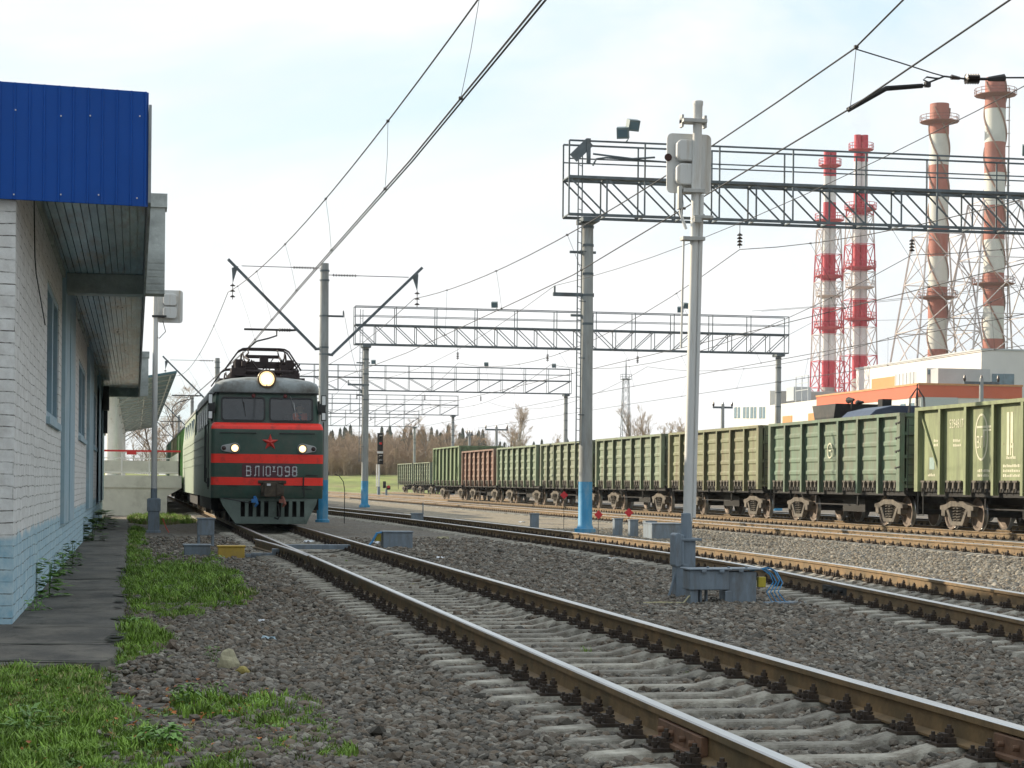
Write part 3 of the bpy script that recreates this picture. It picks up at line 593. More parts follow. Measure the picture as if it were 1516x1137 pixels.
e.b2((xs-.003,c+.19,2.3),(xs+.003,c+.04,3.45)); e.b2((xs-.003,c-.04,2.62),(xs+.003,c-.19,3.45)); e.b2((xs-.003,c-.02,2.3),(xs+.003,c-.08,2.62)); e.b2((xs-.003,c-.16,2.25),(xs+.003,c-.22,2.62)); e.b2((xs-.004,c-.05,2.5),(xs+.002,c-.18,2.56)); e.build('painted_mark',M_letter,w0)
e=MB(); e.b2((xs-.001,yb(0,.42),1.95),(xs+.002,yb(0,.62),2.3)); e.b2((xs-.001,yb(3,.8),2.1),(xs+.002,yb(3,.98),2.45)); e.build('paint_patch',M_patch,w0)
mids=[('green','dull green ribbed freight wagon with hooks on its end post, right of the white mast'),('olive','tan green ribbed freight wagon partly behind the white mast'),
      ('pale','pale green ribbed freight wagon right of the blue footed gantry pole'),('pale2','pale green freight wagon passing behind the blue footed gantry pole'),('pale3','pale green freight wagon next to the rust red one')]
GON['pale2']=paint('wagon_pale_grey',(.27,.33,.22),(.25,.24,.16)); GON['pale3']=paint('wagon_sage',(.24,.33,.22),(.27,.27,.17))
for i,(k,l) in enumerate(mids): put(gondola(k,l),YW+PIT*(i+1))
put(gondola('rust','rust red freight wagon with bleached panels, between green wagons',3.66),YW+PIT*6)
put(gondola('bright','tall bright green freight wagon, higher than the rust red one',4.1,True),YW+PIT*7)
gA=gondola('pale','far pale green freight wagon, last but one of the train'); gA.location=(32.95,220.5,0)
gB=dup(gA,None,(32.95,234.6,0)); gB['label']='farthest pale green freight wagon at the left end of the train'
# emblem on the green wagon
g1=[o for o in S.objects if o.get('label','').startswith('dull green')][0]
e=MB(); c=(6.36-P_*3.45,2.62)
for i in range(20):
    a,b_=2*math.pi*i/20,2*math.pi*(i+1)/20; e.bar((xs-.05,c[0]+.24*math.cos(a),c[1]+.24*math.sin(a)),(xs-.05,c[0]+.24*math.cos(b_),c[1]+.24*math.sin(b_)),.008,.05)
e.b2((xs-.05,c[0]+.1,2.6),(xs-.045,c[0]-.1,2.65)); e.build('emblem',M_letter,g1)
h=MB()
for z in (2.0,2.5,2.9,3.35): h.tube([(-1.5,-6.2,z),(-1.62,-6.25,z+.02),(-1.6,-6.45,z+.05)],.02,5); h.box((-1.58,-6.1,z),(.06,.1,.07))
h.build('hook',M_dark,g1)
# ================================================================ covered wagons behind the locomotive
def boxcar(label,col,rng):
    t=thing('covered_wagon',(0,0,0),label,'covered wagon','covered wagons behind the locomotive'); H=6.9
    pt=pm('boxcar_'+col[0],col[1],.6,0,.2,1.5,dirt=(.12,.13,.08),damt=.35)
    m=MB(); m.b2((-1.42,-H,1.3),(1.42,H,3.75))
    for i in range(13): m.b2((-1.46,-H+i*1.15-.04,1.3),(1.46,-H+i*1.15+.04,3.75))
    m.build('body',pt,t)
    r=MB(); r.prism([(-1.48,3.75),(-1.3,4.0),(-.8,4.25),(0,4.35),(.8,4.25),(1.3,4.0),(1.48,3.75)],-H-.05,H+.05,'y'); r.build('roof',M_steelg,t)
    d=MB()
    for s in (-1,1): d.b2((s*1.47,-1.1,1.35),(s*1.52,1.1,3.6))
    d.build('door',pt,t)
    u=MB(); u.b2((-1.3,-H,1.0),(1.3,H,1.3)); u.build('underframe',M_black,t)
    for y in (-4.9,4.9): bogie(t,y)
    return t
put(boxcar('dark teal green covered wagon farthest behind the locomotive',('teal',(.05,.13,.10)),0),131,fx=T1)
put(boxcar('weathered brown green covered wagon in the middle behind the locomotive',('brown',(.19,.20,.13)),0),114.5,fx=T1)
put(boxcar('bright leaf green covered wagon coupled right behind the locomotive',('leaf',(.10,.26,.07)),0),98,fx=T1)
# ================================================================ diesel shunter behind the freight train (only its roof shows)
t=thing('shunting_locomotive',(29.6,72,0),'dark locomotive roof with horns and fan rising above the green wagon','locomotive')
m=MB(); m.b2((-1.45,-8,1.4),(1.45,8,3.1)); m.b2((-1.0,-7.6,3.1),(1.0,2,3.7)); m.build('body',M_dark,t,bevel=.05)
m=MB(); m.b2((-1.5,2,3.1),(1.5,5,4.15)); m.prism([(-1.55,4.15),(-1.2,4.45),(-.5,4.62),(.5,4.62),(1.2,4.45),(1.55,4.15)],1.9,5.1,'y'); m.build('cab',pm('cab_blue',(.035,.05,.09),.4,0,.2),t,bevel=.03)
m=MB(); m.tube([(-.6,6.2,4.4),(-.6,6.2,4.95)],.05,6); m.tube([(-.6,6.0,5.0),(-.6,6.6,5.0)],[.05,.14],8); m.tube([(-.2,6.0,4.9),(-.2,6.6,4.9)],[.05,.12],8); m.box((.2,4.6,4.8),(.4,.5,.35)); m.build('horn',M_black,t)
m=MB(); m.prism([(6.8,4.1),(9.0,4.1),(9.4,4.85),(6.5,4.85)],-1.2,1.2,'x'); m.build('hopper',M_dark,t)
m=MB()
for k in range(6): a=k*math.pi/3; m.tube([(.2+.35*math.cos(a),1.2+.35*math.sin(a),4.2),(.2+.3*math.cos(a),1.2+.3*math.sin(a),4.9),(.2,1.2,5.3)],.02,4)
m.tube([(.2,1.2,4.2),(.2,1.2,5.45)],.025,5); m.build('aerial',M_dark,t)
for y in (-5,5): bogie(t,y)
# ================================================================ electric locomotive
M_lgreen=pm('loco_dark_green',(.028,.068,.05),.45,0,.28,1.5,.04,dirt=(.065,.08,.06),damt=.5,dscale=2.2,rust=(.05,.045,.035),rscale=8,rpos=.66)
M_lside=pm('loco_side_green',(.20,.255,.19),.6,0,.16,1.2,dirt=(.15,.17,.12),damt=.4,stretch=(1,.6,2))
M_lroof=pm('loco_roof_grey',(.255,.28,.28),.6,0,.2,2,dirt=(.11,.105,.09),damt=.55,dscale=2.2)
M_red=pm('signal_red_stripe',(.92,.03,.014),.45,0,.10,2,dirt=(.40,.03,.02),damt=.3,dscale=3)
M_pilot=pm('pilot_grey_green',(.13,.17,.15),.6,0,.2,3,dirt=(.05,.07,.055),damt=.5)
M_chrome=pm('lamp_rim',(.35,.36,.36),.4,.6,.2)
M_plate=pm('number_plate',(.085,.025,.035),.5,0,.2)
M_num=pm('number_white',(.66,.66,.68),.5,0,.05)
M_rub=pm('rubber',(.012,.013,.013),.5,0,.2)
M_mirror=pm('mirror_face',(.75,.78,.78),.25,.2,.1)
M_lamp=emit('headlamp_glow',(1,.72,.36),1.1); M_lampc=emit('headlamp_core',(1,.9,.66),3)
LX,LY=3.60,55.5
LO=thing('electric_locomotive',(LX,LY,0),'dark green electric locomotive with red stripes, red star and lit headlamps','locomotive')
def outline(hw,yf,r,yb,n=5):
    pts=[(-hw,yb)]
    for i in range(n+1):
        a=math.pi-(math.pi/2)*i/n; pts.append((-hw+r+r*math.cos(a),yf+r-r*math.sin(a)))
    for i in range(n+1):
        a=math.pi/2-(math.pi/2)*i/n; pts.append((hw-r+r*math.cos(a),yf+r-r*math.sin(a)))
    pts.append((hw,yb)); return pts
def loft(m,levels,yb,mfun=None,skip=None):
    vs=[]; k=0
    for z,hw,yf,r in levels:
        o=outline(hw,yf,r,yb); k=len(o); vs+=[(x,y,z) for x,y in o]
    o0=len(m.v); m.v+=vs
    for i in range(len(levels)-1):
        for j in range(k-1):
            if skip and skip(i,j,k): continue
            m.mi=mfun(i,j,k) if mfun else 0
            m.f.append((o0+i*k+j,o0+i*k+j+1,o0+(i+1)*k+j+1,o0+(i+1)*k+j)); m.m.append(m.mi)
    m.mi=1 if mfun else 0; m.mi=0
    return k
def front_plane(z): return .24+(z-3.04)*.20          # windshield lean
YB=16.3
m=MB(); m.mi=0
lev=[(.95,1.54,.05,.10),(1.2,1.545,.0,.12),(2.80,1.545,.0,.12),(2.93,1.535,.025,.14),(3.02,1.50,.12,.16),(3.04,1.46,.24,.14),(3.88,1.40,front_plane(3.88),.16)]
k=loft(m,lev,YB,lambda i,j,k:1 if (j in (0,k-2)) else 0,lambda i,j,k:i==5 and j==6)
m.add([(-1.545,YB,.95),(1.545,YB,.95),(1.5,YB,3.88),(-1.5,YB,3.88)],[(0,1,2,3)])
m.add([(-1.3,.02,.96),(1.3,.02,.96),(1.5,YB,.96),(-1.5,YB,.96)],[(0,1,2,3)])
# windscreen panel with two openings
def fp(x,z,d=0): return (x,front_plane(z)-d,z)
xl=[-1.32,-1.26,-.065,.065,1.26,1.32]; zl=[3.04,3.10,3.75,3.88]
for i in range(5):
    for j in range(3):
        if i in (1,3) and j==1: continue
        m.add([fp(xl[i],zl[j]),fp(xl[i+1],zl[j]),fp(xl[i+1],zl[j+1]),fp(xl[i],zl[j+1])],[(0,1,2,3)])
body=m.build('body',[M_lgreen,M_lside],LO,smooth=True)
# cab interior
c=MB(); c.b2((-1.4,2.6,1.2),(1.4,2.68,3.85)); c.b2((-1.4,.2,2.2),(1.4,2.6,2.26)); c.b2((-1.35,.28,2.26),(1.35,.75,3.08)); c.build('cab_interior',pm('cab_blue_grey',(.10,.13,.16),.7,0,.2),LO)
s=MB(); s.b2((.62,1.45,2.75),(1.08,1.9,2.85)); s.b2((.62,1.86,2.85),(1.08,1.94,3.35)); s.b2((.8,1.6,2.26),(.9,1.75,2.75)); s.build('seat',M_dark,LO,bevel=.02)
def rrect(x0,x1,z0,z1,r,n=5):
    pts=[]
    for cx,cz,a0 in ((x1-r,z0+r,-90),(x1-r,z1-r,0),(x0+r,z1-r,90),(x0+r,z0+r,180)):
        for i in range(n+1): a=R(a0+90*i/n); pts.append((cx+r*math.cos(a),cz+r*math.sin(a)))
    return pts
for x0,x1 in ((-1.26,-.065),(.065,1.26)):
    a=rrect(x0-.015,x1+.015,3.085,3.765,.10); b_=rrect(x0+.03,x1-.03,3.13,3.72,.07); n=len(a); f=MB()
    vs=[fp(x,z,.03) for x,z in a]+[fp(x,z,.03) for x,z in b_]+[fp(x,z,-.03) for x,z in a]+[fp(x,z,-.03) for x,z in b_]
    fs=[]
    for i in range(n): j=(i+1)%n; fs+=[(i,j,n+j,n+i),(n+i,n+j,3*n+j,3*n+i),(i,2*n+i,2*n+j,j),(2*n+i,3*n+i,3*n+j,2*n+j)]
    f.add(vs,fs); w=f.build('windscreen',M_rub,LO)
    g_=MB(); q=rrect(x0+.0,x1-.0,3.10,3.75,.09); g_.add([fp(x,z,.0) for x,z in q],[tuple(range(len(q)))]); g_.build('pane',M_glass,w)
    wp=MB(); cx=(x0+x1)/2; tx=-.02 if x0<0 else .0; dx=.06 if x0<0 else .10
    wp.bar(fp(cx+tx-.02,3.80,.04),fp(cx+tx+dx,3.36,.05),.012,.012); wp.bar(fp(cx+tx+dx-.03,3.62,.045),fp(cx+tx+dx+.02,3.22,.045),.016,.012); wp.build('wiper',M_rub if x0<0 else M_chrome,LO)
    lp=MB(); lp.lathe([(.0,0),(.05,.0),(.055,.05),(.03,.07),(0,.07)],10,Matrix.Translation(fp((-.38 if x0<0 else .50),3.80,.0))@Matrix.Rotation(R(90),4,'X')); lp.build('marker_lamp',pm('marker_red%d'%(x0>0),(.12,.02,.02),.3,0,.2),LO)
# red bands across the nose
for z0,z1,lv in ((1.31,1.53,None),(1.92,2.17,None)):
    m=MB(); loft(m,[(z0,1.549,-.004,.124),(z1,1.549,-.004,.124)],.14); m.build('red_band',M_red,LO,smooth=True)
m=MB(); loft(m,[(2.86,1.547,.008,.13),(2.93,1.539,.02,.145),(3.022,1.504,.115,.165),(3.043,1.463,.236,.145)],.26); m.build('red_band',M_red,LO,smooth=True)
m=MB()
for x0,x1 in ((-1.3,-.32),(.32,1.3)):
    m.tube([(x0,.0,2.75),(x0,-.05,2.75),(x1,-.05,2.75),(x1,.0,2.75)],.014,6)
m.build('hand_rail',M_rub,LO)
m=MB(); c=(.07,2.50); pts=[]
for i in range(10):
    a=R(90+36*i); r=.235 if i%2==0 else .092; pts.append((c[0]+r*math.cos(a),c[1]+r*math.sin(a)))
vs=[(x,-.004,z) for x,z in pts]+[(x,-.02,z) for x,z in pts]+[(c[0],-.075,c[1])]
m.add(vs,[(i,(i+1)%10,10+(i+1)%10,10+i) for i in range(10)]+[(10+i,10+(i+1)%10,20) for i in range(10)]); m.build('star',pm('star_red',(.55,.03,.02),.4,0,.15),LO)
# buffer lamps: teardrop housings
for s_ in (-1,1):
    cx=.03+s_*.95; big=(cx-s_*.02,2.33,.145); sm=(cx+s_*.28,2.325,.085); hs=MB(); prof=[]
    a0=math.acos((big[2]-sm[2])/abs(big[0]-sm[0])); n=14; ou=[]
    for i in range(n+1):
        a=a0+(2*math.pi-2*a0)*i/n; ou.append((big[0]+s_*big[2]*math.cos(a),big[1]+big[2]*math.sin(a)))
    for i in range(n+1):
        a=-a0+2*a0*i/n; ou.append((sm[0]+s_*sm[2]*math.cos(a),sm[1]+sm[2]*math.sin(a)))
    hs.prism(ou,-.05,.0,'y'); h=hs.build('buffer_lamp',M_chrome,LO,bevel=.012)
    rim=MB(); M0=Matrix.Translation((big[0],-.05,big[1]))@Matrix.Rotation(R(90),4,'X')
    rim.lathe([(.128,-.01),(.128,.03),(.105,.03),(.10,-.0)],20,M0,cap=False); rim.build('rim',M_rub,h)
    l=MB(); l.lathe([(.0,.012),(.05,.011),(.10,.004)],20,M0,cap=False); l.build('lens',M_lamp,h); l=MB(); l.lathe([(.0,.018),(.06,.014),(.062,.008)],16,M0,cap=False); l.build('bulb',M_lampc,h)
    l=MB(); l.lathe([(.0,.02),(.05,.015),(.062,.0)],16,Matrix.Translation((sm[0],-.05,sm[1]))@Matrix.Rotation(R(90),4,'X'),cap=False); l.build('red_lens',pm('tail_lens%d'%s_,(.03,.01,.01),.2,0,.1),h)
# number plate with stroke letters
m=MB(); m.add([(x,-.008,z) for x,z in rrect(-.70,.78,1.52,1.90,.05)],[tuple(range(24))]); m.build('number_plate',M_plate,LO)
def stroke(m,pts,w,closed=False):
    q=pts+([pts[0]] if closed else [])
    for a,b_ in zip(q,q[1:]):
        dx,dz=b_[0]-a[0],b_[1]-a[1]; l=math.hypot(dx,dz); ex=(dx/l*w*.45,dz/l*w*.45); m.bar((a[0]-ex[0],-.02,a[1]-ex[1]),(b_[0]+ex[0],-.02,b_[1]+ex[1]),.016,w)
G={'В':[[(0,0),(0,1),(.5,1),(.6,.9),(.6,.62),(.5,.53),(0,.53)],[(.5,.53),(.65,.42),(.65,.1),(.55,0),(0,0)]],'Л':[[(0,0),(.10,.1),(.12,.9),(.22,1),(.65,1),(.65,0)]],'1':[[(0,0),(0,1)]],
   '0':[[(.12,0),(.53,0),(.65,.12),(.65,.88),(.53,1),(.12,1),(0,.88),(0,.12),(.12,0)]],'-':[[(0,.5),(.38,.5)]],
   '9':[[(.05,0),(.5,0),(.63,.14),(.63,.88),(.52,1),(.12,1),(0,.88),(0,.58),(.12,.46),(.63,.46)]],
   '8':[[(.12,0),(.53,0),(.65,.12),(.65,.42),(.55,.53),(.1,.53),(0,.42),(0,.12),(.12,0)],[(.1,.53),(.03,.63),(.03,.9),(.13,1),(.52,1),(.62,.9),(.62,.63),(.55,.53)]],
   'у':[[(0,1),(.3,.4)],[(.6,1),(.2,0)]]}
m=MB(); H_=.255
for ch,x in (('В',-.61),('Л',-.385),('1',-.155),('0',-.075),('0',.245),('9',.455),('8',.655)):
    for st in G[ch]: stroke(m,[(x+.04+u*.235*.72,1.575+v*H_) for u,v in st],.036)
for st in G['у']: stroke(m,[(.155+u*.075,1.735+v*.10) for u,v in st],.02)
stroke(m,[(.15,1.695),(.215,1.695)],.024)
m.build('number',M_num,LO)
# roof
m=MB(); lv=[(3.88,1.44,.32,.2),(3.95,1.45,.30,.22),(4.07,1.44,.31,.26),(4.16,1.395,.35,.32),(4.235,1.26,.45,.40),(4.30,1.0,.65,.5),(4.35,.65,.95,.45),(4.375,.3,1.3,.28)]
k=loft(m,lv,YB); o0=len(lv)-1
m.f.append(tuple(range(o0*k,o0*k+k))); m.m.append(0); m.f.append(tuple([i*k for i in range(len(lv))]+[i*k+k-1 for i in range(len(lv))][::-1])); m.m.append(0)
rf=m.build('roof',M_lroof,LO,smooth=True)
m=MB(); loft(m,[(3.865,1.452,.29,.2),(3.892,1.452,.29,.2)],YB); m.build('gutter',M_rub,LO)
m=MB(); M0=Matrix.Translation((-.02,.62,4.27))@Matrix.Rotation(R(90),4,'X')
m.lathe([(.0,-.1),(.235,-.1),(.25,.1),(.262,.34),(.25,.36),(.215,.36),(.21,.3),(.05,.24),(0,.24)],24,M0,cap=False); hl=m.build('headlamp',pm('headlamp_housing',(.13,.085,.04),.4,.3,.3,6),LO,smooth=True)
l=MB(); l.lathe([(.0,.33),(.13,.325),(.209,.30)],24,M0,cap=False); l.build('lens',M_lamp,hl); l=MB(); l.lathe([(.0,.345),(.14,.34),(.145,.33)],20,M0,cap=False); l.build('bulb',M_lampc,hl)
l=MB(); l.bar((-.02,.25,4.03),(-.02,.25,4.16),.02,.02); l.build('lamp_holder',M_dark,hl)
# side details (both sides): beads, windows, door, rails
for s_ in (-1,1):
    X=lambda z:s_*(1.545 if z<2.9 else 1.545-(z-2.9)*.10)
    m=MB()
    for z in (1.95,2.22,2.49,2.76): m.b2((X(z)-s_*.01,2.6,z-.015),(X(z)+s_*.018,YB-.3,z+.015))
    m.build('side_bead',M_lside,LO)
    for y in (4.2,6.0,7.8,9.6,11.4,13.2):
        m=MB(); m.b2((X(3.3)-s_*.02,y,3.08),(X(3.3)+s_*.012,y+.62,3.66)); w=m.build('side_window',M_chrome,LO); m=MB(); m.b2((X(3.3)+s_*.002,y+.05,3.13),(X(3.3)+s_*.017,y+.57,3.61)); m.build('pane',M_pane,w)
    m=MB(); m.b2((X(3.3)-s_*.03,.95,3.1),(X(3.3)+s_*.01,1.7,3.7)); w=m.build('side_window',M_rub,LO); m=MB(); m.b2((X(3.3),1.0,3.15),(X(3.3)+s_*.016,1.65,3.65)); m.build('pane',M_pane,w)
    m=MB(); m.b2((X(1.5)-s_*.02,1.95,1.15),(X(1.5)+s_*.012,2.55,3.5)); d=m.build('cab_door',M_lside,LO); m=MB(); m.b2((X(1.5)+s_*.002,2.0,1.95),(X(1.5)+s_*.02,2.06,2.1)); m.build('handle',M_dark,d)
    m=MB()
    for y in (1.75,2.75): m.tube([(X(1.2)+s_*.01,y,1.35),(X(1.2)+s_*.08,y,1.40),(X(1.2)+s_*.08,y,3.0),(X(1.2)+s_*.0,y,3.05)],.016,6)
    m.tube([(X(1.2)+s_*.05,.7,1.2),(X(1.2)+s_*.06,.75,3.1)],.016,6)
    m.build('grab_rail',M_rub,LO)
    m=MB(); m.b2((X(1.4),1.2,1.25),(X(1.4)+s_*.06,1.45,1.5)); m.b2((X(1.6),3.2,1.5),(X(1.6)+s_*.03,3.5,1.8)); m.build('side_hatch',M_dark,LO)
    # mirrors
    m=MB(); x0,x1=sorted((s_*1.44,s_*1.62)); m.b2((x0,.26,3.36),(x1+.0,.36,3.54))
    for z0,z1 in ((3.12,3.38),(3.52,3.84)):
        xx0,xx1=sorted((s_*1.50,s_*1.635)); m.b2((xx0,.27,z0),(xx1,.33,z1))
    m.b2(tuple([x0-.0,.30,3.3]),(x1,.46,3.6)); mr=m.build('mirror',M_rub,LO,bevel=.008)
    m=MB()
    for z0,z1 in ((3.15,3.34),(3.57,3.81)): xx0,xx1=sorted((s_*1.52,s_*1.615)); m.b2((xx0,.262,z0),(xx1,.268,z1))
    m.build('mirror_glass',M_mirror,mr)
# pilot with slots
m=MB(); zt,zb=.955,.24
slots=[(-.72+.215*i) for i in range(4)]+[.27+.215*i for i in range(4)]
xs_=[]; 
for s0 in slots: xs_+=[s0,s0+.115]
poly=lambda pts:m.prism(pts,.06,.10,'y')
m.b2((-.72,.06,zb),(.27+.215*3+.115,.10,.44)); m.b2((-.72,.06,.87),(1.03,.10,zt))
edges=[-.72]+xs_+[1.03]
for a,b_ in zip(edges[0::2],edges[1::2]):
    if b_-a>.005: m.b2((a,.06,.44),(b_,.10,.87))
poly([(-.72,zb),(-.72,zt),(-1.30,zt),(-1.22,.75),(-1.02,.45),(-.86,zb)]); poly([(1.03,zb),(1.03,zt),(1.40,zt),(1.36,.78),(1.20,.48),(1.0+.1,zb)])
m.b2((-1.18,.101,.7),(-1.14,.6,zt)); m.b2((1.3,.101,.75),(1.34,.6,zt)); m.build('pilot',M_pilot,LO,bevel=.012)
m=MB(); m.b2((-1.0,.5,.3),(1.1,.54,.94)); m.build('pilot_back',M_black,LO)
# coupler and hoses
m=MB(); m.b2((-.18,-.02,1.02),(.46,.05,1.40)); m.b2((-.04,-.35,1.08),(.30,-.02,1.34)); m.b2((-.12,-.62,1.0),(.20,-.30,1.40)); m.prism([(.2,1.02),(.42,1.1),(.42,1.3),(.2,1.38)],-.62,-.45,'y'); m.prism([(-.12,1.1),(-.2,1.14),(-.2,1.28),(-.12,1.34)],-.55,-.35,'y'); m.b2((-.26,-.06,1.36),(.52,-.021,1.45)); m.build('coupler',pm('coupler_rust',(.06,.045,.03),.75,0,.5,8),LO,bevel=.02)
m=MB(); m.box((-.0,-.645,1.33),(.10,.03,.06)); m.build('coupler_tag',M_num,LO)
for c,col,x in (('a',(.03,.16,.42),-.34),('b',(.28,.10,.07),.42)):
    m=MB(); m.tube([(x,.02,.98),(x+.02,-.12,.92),(x+.06,-.16,.80),(x,-.12,.72)],[.045,.05,.045,.03],8); m.box((x-.03,-.14,.88),(.14,.08,.10)); m.build('air_hose',pm('hose_'+c,col,.5,0,.3),LO,smooth=True)
for pts,r_ in (([(-1.2,-.03,.95),(-.9,-.06,.90),(-.5,-.06,.82),(-.36,-.04,.84)],.015),([(1.0,-.03,1.55),(.99,-.03,1.3),(1.02,-.03,1.0)],.02),([(.3,-.05,.8),(.35,-.1,.5),(.3,-.1,.38),(.2,-.05,.42)],.025)): m=MB(); m.tube(pts,r_,5); m.build('brake_pipe',M_rub,LO)
m=MB()
for x,z,w in ((-1.1,1.29,.3),(.72,1.30,.4),(1.05,1.60,.35),(.95,1.22,.28)): m.bar((x,-.015,z),(x+w,-.015,z-.01),.02,.025)
m.build('pipe_clip',M_dark,LO)
m=MB(); m.b2((-1.5,.9,.62),(-1.3,2.2,.96)); m.b2((1.3,.9,.62),(1.5,2.2,.96)); m.b2((-1.35,3,.55),(1.35,YB-1,.94)); m.build('underframe',M_black,LO)
for y in (4.4,11.9): bogie(LO,y,loco=True)
# roof equipment and pantographs
def panto(y,z=4.5):
    m=MB(); b=.80
    for s_ in (-1,1):
        m.tube([(s_*b,y-1.0,z+.12),(s_*b,y+1.1,z+.12)],.035,6)
        for q in (-.9,1.0): m.lathe([(.07,z-.12),(.09,z-.08),(.05,z-.05),(.09,z-.02),(.05,z+.02),(.08,z+.05),(.05,z+.1)],8,Matrix.Translation((s_*b,y+q,0)))
        m.tube([(s_*.55,y+.9,z+.2),(s_*.45,y-1.0,z+.34),(s_*.5,y+.5,z+.46)],.028,6)
        m.tube([(s_*.5,y+.5,z+.46),(s_*.42,y-.1,z+.52)],.02,5)
        for q in (-.7,-.3,.2,.6): m.box((s_*(b-.08),y+q,z+.25),(.22,.14,.22)); m.box((s_*(b+.1),y+q*1.3,z+.02),(.16,.2,.16))
        m.tube([(s_*.7,y-.2,z+.1),(s_*.62,y-.2,z+.5)],.03,5); m.tube([(s_*.52,y-.6,z+.15),(s_*.6,y-.3,z+.52)],.02,5)
    for q in (-1.0,-.3,.4,1.1): m.tube([(-b,y+q,z+.12),(b,y+q,z+.12)],.03,6)
    m.box((0,y-.3,z+.27),(1.35,.22,.13)); m.box((.02,y-.1,z+.36),(.24,.25,.16)); m.tube([(-.5,y+.5,z+.46),(.5,y+.5,z+.46)],.025,6); m.tube([(-.5,y-.0,z+.47),(.45,y-.0,z+.47)],.014,6)
    rg=random.Random(int(y*10))
    for q in range(26):
        a_=Vector((rg.uniform(-.8,.8),y+rg.uniform(-1,1.1),z+rg.uniform(.05,.2))); m.tube([a_,a_+Vector((rg.uniform(-.25,.25),rg.uniform(-.3,.3),rg.uniform(.08,.25)))],rg.uniform(.012,.03),5)
    for q in range(10): m.box((rg.choice((-1,1))*rg.uniform(.45,.85),y+rg.uniform(-1,1),z+rg.uniform(.1,.3)),(rg.uniform(.08,.22),rg.uniform(.1,.3),rg.uniform(.06,.2)))
    m.v=[(a_,b_,z+(c_-z)*1.45) for a_,b_,c_ in m.v]; fr=m.build('pantograph',M_black2,LO)
    m=MB()
    for q in (-.32,.32):
        m.tube([(-1.06,y+q*1.3,z+.20),(-.98,y+q,z+.28),(-.72,y+q,z+.52),(-.6,y+q,z+.565),(-.45,y+q,z+.575),(.45,y+q,z+.575),(.6,y+q,z+.565),(.72,y+q,z+.52),(.98,y+q,z+.26),(1.06,y+q*1.3,z+.17)],.021,6)
    for x in (-.42,.42): m.tube([(x,y-.32,z+.56),(x,y+.32,z+.56)],.018,5); m.tube([(x,y,z+.56),(x*1.05,y,z+.46)],.014,5); 
    m.v=[(a_,b_,z+(c_-z)*1.5) for a_,b_,c_ in m.v]; m.build('collector_head',M_black2,fr)
M_black2=pm('panto_dark',(.03,.018,.018),.6,.2,.4,6)
panto(2.4,4.36); panto(13.2,4.36)
m=MB(); rng=random.Random(9)
for x0,x1 in ((-.85,-.55),(.55,.9)):
    for i in range(10):
        y=1.3+i*1.35; h=rng.uniform(.1,.28); m.b2((x0,y,4.1),(x1,y+.7,4.30+h*.6))
m.b2((-.85,1.3,4.30),(.85,3.5,4.42)); m.b2((.75,1.3,4.16),(1.12,3.4,4.36)); m.b2((-1.15,1.3,4.14),(-.8,3.6,4.34)); m.b2((-.6,1.6,4.42),(-.2,2.0,4.66)); m.b2((-.72,1.5,4.42),(.1,1.56,4.58)); m.b2((-.95,1.35,4.34),(-.55,2.2,4.62)); m.b2((.5,1.4,4.36),(.95,2.4,4.58))
for i in range(6): y=4.6+i*1.5; m.lathe([(.1,4.4),(.12,4.45),(.06,4.5),(.12,4.55),(.06,4.6),(.1,4.65)],8,Matrix.Translation((.4*(-1)**i,y,0)))
m.tube([(.4,4.6,4.66),(-.4,6.1,4.66),(.4,7.6,4.66),(-.4,9.1,4.66),(.4,10.6,4.66)],.02,5); m.b2((-.9,5,4.35),(.9,8.5,4.55)); m.build('roof_equipment',M_black2,LO,bevel=.01)
# second section
m=MB(); lv2=[(.95,1.545,16.9,.06),(2.9,1.545,16.9,.06),(3.88,1.45,16.9,.1)]
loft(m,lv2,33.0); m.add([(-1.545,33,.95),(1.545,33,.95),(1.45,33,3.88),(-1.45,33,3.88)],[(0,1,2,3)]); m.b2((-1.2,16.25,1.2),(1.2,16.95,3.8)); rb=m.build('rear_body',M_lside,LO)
m=MB(); k=loft(m,[(3.88,1.48,16.85,.1),(3.96,1.48,16.85,.1),(4.17,1.3,16.95,.1),(4.4,.75,17.1,.1),(4.46,.35,17.3,.1)],33.05); o0=4*k; m.f.append(tuple(range(o0,o0+k))); m.m.append(0); m.f.append(tuple([i*k for i in range(5)]+[i*k+k-1 for i in range(5)][::-1])); m.m.append(0); m.build('rear_roof',M_lroof,LO,smooth=True)
m=MB()
for s_ in (-1,1):
    for z in (1.95,2.22,2.49,2.76): m.b2((s_*1.535,17.1,z-.015),(s_*1.563,32.6,z+.015))
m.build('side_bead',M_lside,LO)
for y in (18.0,20,23,26,29):
    for s_ in (-1,1): m=MB(); m.b2((s_*1.49,y,3.08),(s_*1.527,y+.62,3.66)); m.build('side_window',M_pane,LO)
m=MB(); m.b2((-1.35,18,.55),(1.35,32,.94)); m.build('underframe',M_black,LO)
for y in (21,28.5): bogie(LO,y,loco=True)
